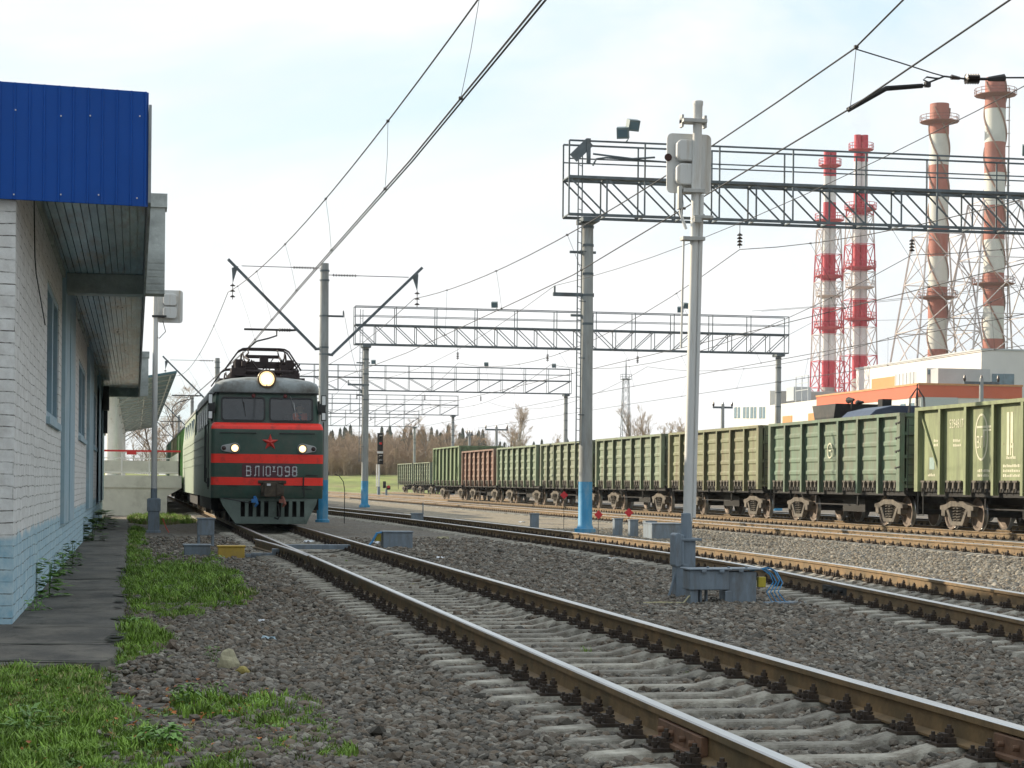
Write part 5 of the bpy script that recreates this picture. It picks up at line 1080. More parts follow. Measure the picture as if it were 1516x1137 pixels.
# power line poles right of and behind the train
def tpole(px,py,pb,Y,label,w=1.6):
    a=at(px,py,Y); t=thing('power_pole',(a.x,Y,0),label,'utility pole'); h=a.z
    m=MB(); m.lathe([(.2,0),(.13,h)],8); m.build('post',M_conc,t); m=MB(); m.b2((-w/2,-.06,h-.35),(w/2,.06,h-.2)); m.build('crossarm',M_steelg,t)
    m=MB()
    for x in (-w/2+.05,0,w/2-.05): m.lathe([(.05,h-.2),(.09,h-.1),(.09,h),(.04,h+.18)],8,Matrix.Translation((x,0,0)))
    m.build('insulator',M_ins,t)
tpole(1070,598,0,150,'pale T shaped power pole in front of the low white building'); tpole(1453,560,0,110,'T shaped power pole in front of the orange band of the plant',2.2); tpole(735,632,0,190,'thin T shaped power pole behind the pale green wagons',2.2); tpole(695,640,0,200,'short dark pole with a box behind the rust red wagon',.6)
# lattice radio mast
a=at(927,530,330); t=thing('radio_mast',(a.x,330,0),'slender lattice radio mast with a platform behind the wagons','radio mast'); h=a.z; m=MB()
pl=at(927,562,330).z
def hw(z): return 1.0-.55*z/pl
for sx in (-1,1):
    for sy in (-1,1): m.tube([(sx*hw(0),sy*hw(0),0),(sx*hw(pl),sy*hw(pl),pl)],.05,4)
z=0
while z<pl-1:
    for (a_,b_) in (((-1,-1),(1,-1)),((1,-1),(1,1)),((1,1),(-1,1)),((-1,1),(-1,-1))): m.tube([(a_[0]*hw(z),a_[1]*hw(z),z),(b_[0]*hw(z+1.4),b_[1]*hw(z+1.4),z+1.4)],.03,3); m.tube([(b_[0]*hw(z),b_[1]*hw(z),z),(a_[0]*hw(z+1.4),a_[1]*hw(z+1.4),z+1.4)],.03,3)
    z+=1.4
m.build('lattice',M_steelg,t); m=MB(); m.b2((-.8,-.8,pl),(.8,.8,pl+.1)); 
for sx in (-.8,.8):
    for sy in (-.8,.8): m.tube([(sx,sy,pl),(sx,sy,pl+.9)],.03,4)
for z in (pl+.5,pl+.9): m.tube([(-.8,-.8,z),(.8,-.8,z),(.8,.8,z),(-.8,.8,z),(-.8,-.8,z)],.025,4)
m.build('platform',M_steelg,t); m=MB(); m.tube([(0,0,pl),(0,0,pl+2.2),(0,0,h)],[.12,.1,.03],5); m.build('aerial',M_steelg,t)
# ================================================================ platform with canopy beyond the brick building
M_plat=pm('platform_cream',(.56,.55,.48),.8,0,.08,2,dirt=(.36,.35,.30),damt=.3)
M_canopy=pm('canopy_teal',(.05,.12,.15),.5,.1,.2,2)
t=thing('railway_platform',(0,88,0),'cream high station platform with red topped railing behind the path','platform')
m=MB(); m.b2((-9,-2,-.1),(1.35,90,1.1)); m.b2((-9,-2.05,1.1),(1.95,90,1.62)); m.prism([(1.35,1.1),(1.95,1.1),(1.35,.75)],-2.0,90,'y'); m.build('platform_body',M_plat,t)
m=MB(); 
for x in (-3.2,-1.9,-.55,.6,1.85): m.b2((x-.03,-1.9,1.62),(x+.03,-1.84,2.62))
for z in (1.75,2.35): m.b2((-4,-1.89,z-.02),(1.88,-1.85,z+.02))
for k in range(12): m.b2((1.82,-1.9+k*2,1.62),(1.88,-1.84+k*2,2.62))
m.build('railing',M_white,t); m=MB(); m.b2((-4,-1.92,2.62),(1.9,-1.82,2.70)); m.b2((-.35,-1.95,2.5),(.05,-1.9,2.62)); m.build('hand_rail',pm('rail_red',(.55,.03,.03),.5,0,.1),t)
m=MB(); m.b2((-4,-1.86,1.70),(1.82,-1.84,2.25)); m.build('railing_panel',M_plat,t)
t=thing('platform_canopy',(-1.1,96,1.62),'teal platform canopy on white columns tilting up towards the tracks','canopy')
m=MB()
for k in range(8): m.lathe([(.27,0),(.25,4.1)],14,Matrix.Translation((0,k*12,0)))
m.build('column',M_white,t,smooth=True)
A0=(-2.6,3.7); A1=(2.95,4.75)
m=MB(); m.prism([(A0[0],A0[1]),(A1[0],A1[1]),(A1[0],A1[1]+.10),(A0[0],A0[1]+.10)],-3,92,'y'); m.build('canopy_roof',M_canopy,t)
m=MB()
for k in range(20):
    y=-2.6+k*4.8; m.bar((A0[0],y,A0[1]-.04),(A1[0]-.1,y,A1[1]-.04),.05,.06); 
    if k%3==1: m.bar((0,y,3.2),(A1[0]-1.2,y,A1[1]-.3),.07)
for q in (.25,.5,.75,.95): x=A0[0]+(A1[0]-A0[0])*q; z=A0[1]+(A1[1]-A0[1])*q-.06; m.b2((x-.03,-3,z-.05),(x+.03,92,z-.01))
m.build('canopy_rib',pm('rib_grey',(.42,.44,.44),.6),t)
# ================================================================ power plant
def clad(name,c,axis_scale=1.2): return pm(name,c,.6,0,.05,.25,.0,dirt=tuple(x*.82 for x in c),damt=.25,dscale=.06)
M_clw=clad('cladding_white',(.60,.59,.57)); M_clo=clad('cladding_orange',(.52,.095,.035)); M_clp=clad('cladding_peach',(.52,.21,.06)); M_clg=clad('cladding_grey',(.40,.43,.45)); M_cld=clad('cladding_darkgrey',(.30,.29,.28))
def block(m,X0,X1,Ya,Yb,z0,z1): m.b2((X0,Ya,z0),(X1,Yb,z1))
def PX(px,Y): return at(px,600,Y).x
def zz(px,py,Y): return at(px,py,Y).z
XF=134.7; xr=at(1512,570,330).x
t=thing('turbine_hall',(XF,330,0),'low plant building with a broad orange band above white cladding','plant building'); inv=Matrix.Translation((-XF,-330,0))
def P(m,n,mat,par=None,**k):
    o=m.build(n,mat,None,**k); o.parent=par or t
    if par is None: o.matrix_parent_inverse=inv
    return o
zt=19.7; zo=zz(1361,588,330)
m=MB(); block(m,XF,xr,330,383,0,zo); P(m,'wall',M_clw)
m=MB(); block(m,XF-.15,xr+.1,329.85,383.1,zo+.003,zt-.35); P(m,'orange_band',M_clo); m=MB(); block(m,XF-.3,xr+.2,329.7,383.2,zt-.347,zt); P(m,'roof',pm('parapet_peach',(.48,.22,.08),.6))
m=MB(); block(m,XF+.2,XF+(xr-XF)*.37,329.6,329.86,0,zo+.02); P(m,'grey_panel',M_clg)
for px,py in ((1217,619),(1228,618),(1239,617),(1337,607),(1350,606)):
    q=on_x(px,py,XF); m=MB(); m.b2((XF-.06,q.y-1.2,q.z-1.1),(XF+.1,q.y+1.2,q.z+1.1)); P(m,'window',M_pane)
X2=160.0; xe=at(1600,520,361).x
t=thing('boiler_house',(X2,361,0),'tall white plant building at the foot of the striped chimneys','plant building'); inv=Matrix.Translation((-X2,-361,0))
m=MB(); block(m,X2,xe,361,429,0,28.0); P(m,'wall',M_clw); m=MB(); block(m,X2-.2,xe,360.8,429.2,28.003,28.3); P(m,'roof',M_clg)
q1,q2=at(1389,545,352),at(1466,548,352); m=MB(); block(m,q1.x,q2.x,352,361,0,zz(1389,545,352)); P(m,'annex',M_clg)
for px in (1477,1493): c=at(px,562,360.9); m=MB(); m.box((c.x,360.9,c.z),(2.2,.3,2.2)); P(m,'window',M_pane)
c=at(1379,551,356); m=MB(); block(m,at(1372,551,356).x,at(1388,551,356).x,356,361,0,zz(1379,545,356)); P(m,'annex',M_clw); m=MB(); m.box((c.x,355.95,c.z),(1.5,.2,.9)); P(m,'window',M_pane)
a,b_=on_x(1326,567,X2-.5),on_x(1369,561,X2-.5); m=MB(); m.b2((X2-.5,b_.y,b_.z-2.6),(X2+.2,a.y,b_.z+1.8)); g=P(m,'glazed_strip',M_clg); m=MB()
for i in range(9): y=b_.y+(a.y-b_.y)*i/8; m.b2((X2-.62,y-.15,b_.z-2.6),(X2-.5,y+.15,b_.z+1.8))
P(m,'mullion',M_clw,g)
a,b_=on_x(1290,571,X2-.5),on_x(1325,567,X2-.5); m=MB(); m.b2((X2-.45,b_.y,b_.z-3),(X2+.2,a.y,b_.z+1.5)); P(m,'peach_panel',M_clp)
t=thing('office_block',(139,395,0),'low white plant building with small square windows and an orange patch','plant building'); X3=139.0; inv=Matrix.Translation((-X3,-395,0))
ya=on_x(1211,600,X3).y; yb_=on_x(1086,600,X3).y; ym=on_x(1140,600,X3).y
m=MB(); block(m,X3,X3+30,ya+.5,ym,0,zz(1190,594,on_x(1190,594,X3).y)); P(m,'wall',M_clw)
m=MB(); block(m,X3,X3+30,ym+.1,yb_,0,on_x(1100,584,X3).z); P(m,'wall',M_clw)
m=MB(); block(m,X3+2,X3+28,ym-.4,ym+.09,1,on_x(1100,584,X3).z-.1); P(m,'end_wall',M_cld)
for px in (1089,1094,1102,1107,1113,1118,1126,1131): c=on_x(px,611,X3); m=MB(); m.b2((X3-.1,c.y-.9,c.z-1.3),(X3+.1,c.y+.9,c.z+1.3)); P(m,'window',M_pane)
for p0,p1 in (((1159,630),(1173,615)),((1197,624),(1209,611)),((1088,636),(1112,631))):
    a,b_=on_x(*p0,X3),on_x(*p1,X3); m=MB(); m.b2((X3-.12,a.y,a.z-2),(X3+.1,b_.y,b_.z)); P(m,'orange_panel',M_clp)
m=MB(); c=on_x(1183,590,X3); 
for k in range(3): m.tube([(X3+2,c.y+k*4,c.z-2),(X3+2,c.y+k*4,c.z+5)],.12,4)
for z in (2,3.5,5): m.tube([(X3+2,c.y,c.z+z),(X3+2,c.y+8,c.z+z)],.1,4)
m.box((X3+4,c.y+12,c.z+1.5),(4,5,3)); P(m,'roof_frame',M_clg)
# chimneys
M_sr=pm('chimney_red',(.50,.035,.06),.6,0,.1,.3,dirt=(.40,.10,.10),damt=.2,dscale=.2); M_sw=pm('chimney_white',(.68,.66,.66),.6,0,.05,.3,dirt=(.52,.48,.46),damt=.25,dscale=.2)
M_br=pm('chimney_brick_red',(.34,.115,.08),.7,0,.1,.3,dirt=(.30,.12,.09),damt=.3,dscale=.2); M_cw=pm('chimney_cream',(.58,.58,.53),.7,0,.06,.3,dirt=(.42,.42,.38),damt=.35,dscale=.15)
M_latw=pm('lattice_pale',(.50,.44,.42),.6,0,.15,1); M_latr=pm('lattice_red',(.45,.05,.07),.6,0,.15,1)
def ringrail(m,c,r,z,n=14,deck=True,sq=1):
    if deck: m.lathe([(r*.55,z-.5),(r,z),(r,z+.15),(r*.5,z+.15)],n,Matrix.Translation((c[0],c[1],0)),cap=False)
    for q in (.8,1.5):
        m.tube([(c[0]+r*math.cos(2*math.pi*i/n),c[1]+r*math.sin(2*math.pi*i/n),z+q) for i in range(n+1)],.07,4)
    for i in range(n): a=2*math.pi*i/n; m.tube([(c[0]+r*math.cos(a),c[1]+r*math.sin(a),z),(c[0]+r*math.cos(a),c[1]+r*math.sin(a),z+1.5)],.06,4)
def latticetower(m,c,w0,w1,z0,z1,step,r=.16):
    w=lambda z:w0+(w1-w0)*(z-z0)/(z1-z0); sg=[(-1,-1),(1,-1),(1,1),(-1,1)]
    for s in sg: m.tube([(c[0]+s[0]*w0,c[1]+s[1]*w0,z0),(c[0]+s[0]*w1,c[1]+s[1]*w1,z1)],r,5)
    n=max(1,round((z1-z0)/step))
    for i in range(n):
        za,zb_=z0+(z1-z0)*i/n,z0+(z1-z0)*(i+1)/n
        for k in range(4):
            a,b_=sg[k],sg[(k+1)%4]
            m.tube([(c[0]+a[0]*w(za),c[1]+a[1]*w(za),za),(c[0]+b_[0]*w(zb_),c[1]+b_[1]*w(zb_),zb_)],r*.6,4); m.tube([(c[0]+b_[0]*w(za),c[1]+b_[1]*w(za),za),(c[0]+a[0]*w(zb_),c[1]+a[1]*w(zb_),zb_)],r*.6,4)
            m.tube([(c[0]+a[0]*w(zb_),c[1]+a[1]*w(zb_),zb_),(c[0]+b_[0]*w(zb_),c[1]+b_[1]*w(zb_),zb_)],r*.6,4)
def chimney(px,Y,wpx,ys,mats,label,twin,plats,whitep=(),helix=0,name='striped_chimney',flip=0):
    zs=[at(px,y,Y).z for y in ys]; c=at(px,ys[0],Y); r=wpx/2*(at(px+1,300,Y).x-at(px,300,Y).x)*math.cos(YAW+.2); t=thing(name,(c.x,Y,0),label,'chimney'); loc=Matrix.Translation((c.x,Y,0))
    for k in range(len(zs)-1):
        z1,z0=zs[k],zs[k+1]; m=MB()
        if twin:
            for dx in (-.5*r,.5*r): m.lathe([(r*.5,z0),(r*.5,z1)],16,Matrix.Translation((dx,0,0)))
            m.lathe([(r*.5,z0),(r*.5,z1)],16,Matrix.Translation((0,r*.8,0)))
        else: m.lathe([(r,z0),(r*.985,z1)],28)
        m.build('stripe_band',mats[k%2],t,smooth=True)
    if zs[-1]>2: m=MB(); m.lathe([(r*1.02,0),(r*1.02,zs[-1])],16); m.build('base',mats[(len(zs)-2)%2] if not twin else M_cld,t)
    if helix:
        for k in range(3):
            m=MB(); z0,z1=zs[-1],zs[0]-1; n=int((z1-z0)/1.0); m.tube([((r+.12)*math.cos(2*math.pi*(k/3-i/n*(z1-z0)/helix)),(r+.12)*math.sin(2*math.pi*(k/3-i/n*(z1-z0)/helix)),z0+(z1-z0)*i/n) for i in range(n+1)],.22,5); m.build('helical_strake',M_strake,t)
    for j,y in enumerate(plats):
        m=MB(); z=at(px,y,Y).z; ringrail(m,(0,0),r*(1.7 if (twin and j==0) else 2.0 if not twin else 2.2),z); 
        m.build('platform',M_latr if twin else M_brp,t)
    for y in whitep: m=MB(); z=at(px,y,Y).z; ringrail(m,(0,0),r*2.0,z); m.build('platform',M_latw,t)
    return t,r,zs
M_strake=pm('strake_brown',(.27,.17,.13),.7,0,.2,.3); M_brp=pm('platform_brown',(.22,.085,.06),.7,0,.2)
Yc=430; s8=lambda v:100+v*.3867; s7=lambda v:190+v*.36
t,r,zs=chimney(1229,Yc,20,[s7(v) for v in (92,198,305,413,520,632,740,848,958,1065)],[M_sr,M_sw],'shorter red and white twin chimney in a lattice frame, leftmost of the four',True,[s7(155),s7(380),s7(610),s7(820)],[s7(690)])
def banded(t,r,zs,px,Y,ytop,ymid,k0):
    z1,zm=at(px,ytop,Y).z,at(px,ymid,Y).z; W=lambda z: r*(2.35+(1.75-2.35)*z/zm) if z<zm else r*(1.75+(1.4-1.75)*(z-zm)/(z1-zm))
    for k in range(len(zs)-1,-1,-1):
        a=max(0,zs[k]) if k<len(zs)-1 else 0; a=0 if k==len(zs)-1 else zs[k]; b_=zs[k-1] if k else None
        lo=0 if k==len(zs)-1 else zs[k]; hi=min(z1,zs[k-1]) if k else z1
        if hi-lo<1.5: continue
        m=MB(); latticetower(m,(0,.5),W(lo),W(hi),lo,hi,6,.17); m.build('lattice',M_latr if (k-1)%2==0 else M_latw,t)
banded(t,r,zs,1229,Yc,s7(400),s7(690),0)
t,r,zs=chimney(1275,Yc+8,22,[s7(v) for v in (28,138,248,362,478,592,705,820,935,1030)],[M_sr,M_sw],'taller red and white twin chimney giving off steam',True,[s7(90),s7(335),s7(575),s7(785)],[s7(655)])
banded(t,r,zs,1275,Yc+8,s7(320),s7(655),0)
t,r,zs=chimney(1391,Yc+10,29,[s8(v) for v in (140,258,375,490,612,725,842,962,1080,1135)],[M_br,M_cw],'brick red and cream chimney with spiral strakes, second from the right',False,[s8(210),s8(882)],helix=29)
m=MB(); latticetower(m,(0,0),r*4.6,r*2.0,15,at(1391,s8(620),Yc).z,12,.22); m.build('lattice',M_latw,t)
t,r,zs=chimney(1474,Yc,31,[s8(v) for v in (40,160,288,405,530,660,788,915,1040,1095)],[M_br,M_cw],'tallest brick red and cream chimney with spiral strakes, rightmost of the four',False,[s8(108),s8(830)],helix=29)
m=MB(); latticetower(m,(0,0),r*4.6,r*1.9,15,at(1474,s8(520),Yc).z,12,.22); m.build('lattice',M_latw,t)
m=MB(); 
for z in range(20,int(zs[0]),3): m.tube([(r*1.1,-.4,z),(r*1.5,-.4,z),(r*1.5,.4,z),(r*1.1,.4,z)],.08,3)
m.tube([(r*1.4,-.4,20),(r*1.4,-.4,zs[0]-2)],.09,3); m.tube([(r*1.5,.4,20),(r*1.5,.4,zs[0]-2)],.09,3); m.build('ladder',M_latw,t)
# steam from the red chimney
a=at(1275,200,Yc+8); ms=bpy.data.materials.new('steam'); ms.use_nodes=True; n_=ms.node_tree; n_.nodes.clear(); o_=N(n_,'ShaderNodeOutputMaterial'); v_=N(n_,'ShaderNodeVolumePrincipled'); v_.inputs['Color'].default_value=(.97,.97,.97,1)
tc_=N(n_,'ShaderNodeTexCoord'); nn=N(n_,'ShaderNodeTexNoise',Scale=.16,Detail=4); L(n_,tc_.outputs['Object'],nn.inputs['Vector']); rr=N(n_,'ShaderNodeMapRange'); rr.inputs[1].default_value=.3; rr.inputs[2].default_value=.7; rr.inputs[4].default_value=.07; L(n_,nn.outputs[0],rr.inputs[0]); L(n_,rr.outputs[0],v_.inputs['Density']); L(n_,v_.outputs[0],o_.inputs['Volume'])
m=MB(); m.lathe([(1.6,-.4),(2.2,.8),(3.0,2.2),(3.2,4),(2.4,6),(.5,7.2)],14,Matrix.Shear('XY',4,(-.2,0))); tag(m.build('steam',ms,loc=(a.x,Yc+8,a.z),smooth=True),'faint steam rising from the red chimney',kind='stuff')
# ================================================================ trees
M_bark=pm('bare_bark',(.20,.16,.125),.9,0,.25,2); M_birch=pm('birch_bark',(.42,.39,.35),.85,0,.3,1.5,dirt=(.12,.1,.09),damt=.4); M_twig=pm('twigs',(.38,.285,.20),.9,0,.3,.5); M_con=pm('conifer_needles',(.035,.06,.035),.9,0,.4,.6)
def tree_meshes(seed,h,spread=.5,depth=5,r0=.18,droop=0,up=.5):
    rng=random.Random(seed); tr=MB(); tw=MB()
    def grow(p,d,l,r,k):
        n=3; pts=[p]; q=p; dd=d
        for i in range(n):
            dd=(dd+Vector((rng.uniform(-.16,.16),rng.uniform(-.16,.16),rng.uniform(-.04,.12)-droop*(k>3)))).normalized(); q=q+dd*l/n; pts.append(q)
        (tr if k<=2 else tw).tube(pts,[r*(1-.4*i/n) for i in range(n+1)],4 if k<2 else 3,False)
        if k>=depth: return
        nb=rng.randint(3,4) if k else rng.randint(9,12)
        for i in range(nb):
            f=rng.uniform(.3,1) if k else .18+.82*(i+1)/nb
            s=pts[min(int(f*n),n-1)].lerp(pts[min(int(f*n)+1,n)],f*n%1 if f<1 else 1)
            a=rng.uniform(0,2*math.pi); out=Vector((math.cos(a),math.sin(a),0)); nd=(dd*(up+.2)+out*spread*rng.uniform(.7,1.3)+Vector((0,0,.1))).normalized()
            grow(s,nd,l*(rng.uniform(.5,.72) if k else rng.uniform(.25,.42)*(1.25-.6*f)),max(r*.42,.012),k+1)
    grow(Vector((0,0,0)),Vector((0,0,1)),h*.86,r0,0)
    return tr,tw
TREES=[]
def make_tree(seed,h,label,bark,**k):
    t=thing('bare_tree',(0,0,0),label,'tree','bare trees standing beyond the wagons'); tr,tw=tree_meshes(seed,h,**k); tr.build('trunk',bark,t,fix=False); tw.build('crown',M_twig,t,fix=False); return t
def place(t,px,py,Y): p=at(px,py,Y); t.location=(p.x,Y,1.0 if Y<280 else 2.3); return t
specs=[(773,640,300,14.5,'tall thin birch in front of the dark wood, left of the tall green wagon',M_birch,dict(spread=.35,droop=.05)),(752,660,330,12.5,'rounded bare tree rising above the pale green wagons',M_bark,dict(spread=.75)),(718,660,340,11,'small bare tree left of the rounded one, above the rust red wagon',M_bark,dict(spread=.6)),(815,660,340,10,'faint bare tree left of the big gantry pole',M_bark,dict(spread=.5)),
  (600,660,300,15.5,'large bare tree whose crown fills the gap under the far gantry',M_bark,dict(spread=.6)),(655,660,310,12,'bare tree leaning over the far wagons',M_bark,dict(spread=.55)),(690,655,310,13,'bare tree beside the far gantry pole',M_bark,dict(spread=.5)),(632,660,300,13.5,'slim pale birch behind the farthest wagons',M_birch,dict(spread=.35)),
  (942,640,330,13,'thin bare tree right of the lattice radio mast',M_bark,dict(spread=.35)),(960,640,335,11,'second thin bare tree right of the radio mast',M_bark,dict(spread=.35)),(988,640,340,10,'faint bare tree just left of the white mast',M_bark,dict(spread=.45)),(1002,640,345,9,'bare treetop touching the white mast',M_bark,dict(spread=.4)),(255,640,260,17,'bare tree behind the covered wagons, left of the locomotive',M_bark,dict(spread=.7)),(232,640,240,14,'bare tree under the edge of the canopy',M_bark,dict(spread=.6))]
tops=[612,628,648,650,616,628,640,636,612,618,628,632,575,590]
for i,(px,py,Y,h,l,bk,k) in enumerate(specs):
    base=1.0 if Y<280 else 2.3; place(make_tree(100+i,(at(px,tops[i],Y).z-base)*.93,l,bk,**k),px,py,Y)
# far wood that reads as one mass: bare trees and firs as geometry node instances
def proto_col(name,objs):
    c=bpy.data.collections.new(name)
    for o in objs: S.collection.objects.unlink(o); c.objects.link(o)
    return c
def scatter(name,pts,rots,scl,idx,col,label,mat_dummy=None):
    me=bpy.data.meshes.new(name); me.from_pydata([tuple(p) for p in pts],[],[])
    a=me.attributes.new('rot','FLOAT_VECTOR','POINT'); a.data.foreach_set('vector',np.array(rots,dtype=np.float32).ravel())
    a=me.attributes.new('scl','FLOAT','POINT'); a.data.foreach_set('value',np.array(scl,dtype=np.float32))
    a=me.attributes.new('idx','INT','POINT'); a.data.foreach_set('value',np.array(idx,dtype=np.int32))
    o=bpy.data.objects.new(name,me); S.collection.objects.link(o)
    g=bpy.data.node_groups.new(name,'GeometryNodeTree'); g.interface.new_socket('Geometry',in_out='INPUT',socket_type='NodeSocketGeometry'); g.interface.new_socket('Geometry',in_out='OUTPUT',socket_type='NodeSocketGeometry')
    gi=g.nodes.new('NodeGroupInput'); go=g.nodes.new('NodeGroupOutput'); ci=g.nodes.new('GeometryNodeCollectionInfo'); ci.inputs['Collection'].default_value=col; ci.inputs['Separate Children'].default_value=True; ci.inputs['Reset Children'].default_value=True
    ip=g.nodes.new('GeometryNodeInstanceOnPoints'); ip.inputs['Pick Instance'].default_value=True
    def na(nm,ty): n=g.nodes.new('GeometryNodeInputNamedAttribute'); n.data_type=ty; n.inputs['Name'].default_value=nm; return n.outputs[0]
    L(g,gi.outputs[0],ip.inputs['Points']); L(g,ci.outputs[0],ip.inputs['Instance']); L(g,na('rot','FLOAT_VECTOR'),ip.inputs['Rotation']); L(g,na('scl','FLOAT'),ip.inputs['Scale']); L(g,na('idx','INT'),ip.inputs['Instance Index']); L(g,ip.outputs[0],go.inputs[0])
    md=o.modifiers.new('scatter','NODES'); md.node_group=g; return tag(o,label,kind='stuff')
pro=[]
for i in range(4):
    tr,tw=tree_meshes(300+i,10,spread=.6,depth=4,r0=.14); tr.mi=0; n0=len(tr.f); tr.add(tw.v,tw.f); tr.m=[0]*n0+[1]*(len(tr.f)-n0); tr.mi=1; pro.append(tr.build('wood_%d'%i,[M_bark,M_twig],fix=False))
cf=MB(); rng=random.Random(8)
for k in range(260):
    z=rng.uniform(.08,1)**.8*11; rr_=(1-z/11.6)*2.3; a=rng.uniform(0,6.28); x,y=rr_*math.cos(a),rr_*math.sin(a); w=.28; cf.add([(x*.15,y*.15,z+.35),(x-w*math.sin(a),y+w*math.cos(a),z-.2),(x*1.15,y*1.15,z-.45),(x+w*math.sin(a),y-w*math.cos(a),z-.2)],[(0,1,2),(0,2,3)])
cf.tube([(0,0,0),(0,0,11.4)],[.15,.02],4); pro.append(cf.build('wood_fir',M_con,fix=False))
col=proto_col('wood_protos',pro)
rng=random.Random(21); P_,Rr,Sc,Ix=[],[],[],[]
for i in range(560):
    px=rng.uniform(440,690) if rng.random()<.7 else rng.uniform(180,800); Y=rng.uniform(300,420); p=at(px,700,Y)
    lim=1 if px<690 else .55
    P_.append((p.x,Y,2.2)); Rr.append((0,0,rng.uniform(0,6.28))); fir=rng.random()<.06 and Y>370
    Sc.append(rng.uniform(.32,.66)*lim*(1.3 if fir else 1)); Ix.append(4 if fir else rng.randint(0,3))
scatter('far_wood',P_,Rr,Sc,Ix,col,'brown leafless wood with a few firs behind the grassy bank')
rng=random.Random(22); P_,Rr,Sc,Ix=[],[],[],[]
for i in range(420):
    px=rng.uniform(380,860); Y=rng.uniform(620,760); p=at(px,700,Y); P_.append((p.x,Y,1)); Rr.append((0,0,rng.uniform(0,6.28))); Sc.append(rng.uniform(1.2,1.7)*(1 if px<720 else .8)); Ix.append(4 if rng.random()<.75 else rng.randint(0,3))
scatter('far_forest',P_,Rr,Sc,Ix,col,'distant dark fir forest along the skyline')
# undergrowth brush on the bank's edge
br=[]
for i in range(3):
    tr,tw=tree_meshes(400+i,3.2,spread=.9,depth=4,r0=.05); n0=len(tr.f); tr.add(tw.v,tw.f); br.append(tr.build('brush_%d'%i,M_twig2 if False else M_twig,fix=False))
colb=proto_col('brush_protos',br); P_,Rr,Sc,Ix=[],[],[],[]
for i in range(700):
    px=rng.uniform(440,720); Y=rng.uniform(292,330); p=at(px,700,Y); P_.append((p.x,Y,2.2)); Rr.append((0,0,rng.uniform(0,6.28))); Sc.append(rng.uniform(.6,1.3)); Ix.append(rng.randint(0,2))
scatter('undergrowth',P_,Rr,Sc,Ix,colb,'brown brush along the foot of the wood')
# ================================================================ near vegetation, stones and litter
def stone_proto(i,seed):
    b=bmesh.new(); bmesh.ops.create_icosphere(b,subdivisions=1,radius=.5); rng=random.Random(seed)
    ax=Vector((rng.uniform(.8,1.25),rng.uniform(.6,1.0),rng.uniform(.45,.75)))
    for v in b.verts: v.co=Vector((v.co.x*ax.x,v.co.y*ax.y,v.co.z*ax.z))*rng.uniform(.78,1.18)
    me=bpy.data.meshes.new('stone'); b.to_mesh(me); b.free(); me.materials.append(M_stone); o=bpy.data.objects.new('stone_%d'%i,me); S.collection.objects.link(o); return o
cst=proto_col('stone_protos',[stone_proto(i,50+i) for i in range(8)])
nr=np.random.default_rng(5)
def region(n,ya,yb,marg=.06):
    y=nr.uniform(ya,yb,n); a=np.tan(YAW+np.arctan(758/F_PX)+marg*.3); lo=np.tan(YAW-np.arctan(758/F_PX)-.01)
    x=nr.uniform(-1,1,n); x=(lo*yb-.2)+(a*yb+.2-(lo*yb-.2))*(x+1)/2
    k=(x>lo*y-.25)&(x<a*y+.35); return x[k],y[k]
PX_,PY_,SZ=[],[],[]
for ya,yb,dens,s in ((9.0,13,1000,.050),(13,18,720,.053),(18,25,420,.058),(25,36,200,.064),(36,52,80,.072)):
    lo=math.tan(YAW-math.atan(758/F_PX)-.01); hi=math.tan(YAW+math.atan(758/F_PX)+.02); n=int((hi*yb-lo*yb+.5)*(yb-ya)*dens)
    x,y=region(n,ya,yb)
    k=x<12.5+.6*np.sin(y*.5); x,y=x[k],y[k]
    PX_.append(x); PY_.append(y); SZ.append(s*nr.lognormal(0,.28,len(x)))
x=np.concatenate(PX_); y=np.concatenate(PY_); sz=np.concatenate(SZ)
pathm=(x<-.06-.0022*(y-16))&(y>15.5); grassm=(y<15.5)&(x<.55-.10*(y-10)+.25*np.sin(y*2.1))
ph=lambda yy_,y0:np.abs(((yy_-y0)/.545+.5)%1-.5)*.545
dt1=np.abs(x-np.array([T1(b_) for b_ in y])); dt2=np.abs(x-np.array([T2(b_) for b_ in y]))
onsl=((dt1<1.36)&(ph(y,8.1)<.125))|((dt2<1.36)&(ph(y,15.5)<.13)&(y>15))
onsl&=nr.random(len(x))>.05
keep=~onsl&~pathm&~(grassm&(nr.random(len(x))<.93))
x,y,sz=x[keep],y[keep],sz[keep]
# ballast crowns slightly between rails ends: keep stones low there
gh=np.array([ground_h(a_,b_) for a_,b_ in zip(x,y)]); zc=gh+sz*.14+nr.uniform(-.012,.016,len(x))
mound=.05*np.exp(-((x-.1)/.28)**2)*np.exp(-((y-14.9)/.5)**2)*3; zc=zc+mound
rots=np.stack([nr.uniform(-.5,.5,len(x)),nr.uniform(-.5,.5,len(x)),nr.uniform(0,6.28,len(x))],1)
scatter('ballast_gravel',np.stack([x,y,zc],1),rots,sz,nr.integers(0,8,len(x)),cst,'loose grey and brown ballast stones around the near tracks')
print('stones',len(x))
M_stone2=stone_mat('tan_ballast_stone',[(.15,.132,.105),(.23,.20,.16),(.33,.30,.245),(.26,.21,.15),(.42,.39,.33),(.20,.185,.165)])
pr2=[]
for i in range(5):
    o=stone_proto(20+i,90+i); o.data.materials[0]=M_stone2; pr2.append(o)
c2=proto_col('tan_stone_protos',pr2)
n=42000; yy=22+nr.random(n)**1.5*42; xx=nr.uniform(12.0,17.9,n); k=xx<np.minimum(17.9,.60*yy); xx,yy=xx[k],yy[k]; s2=.062*nr.lognormal(0,.28,len(xx))
z2=np.array([ground_h(a_,b_) for a_,b_ in zip(xx,yy)])+.006+s2*.16
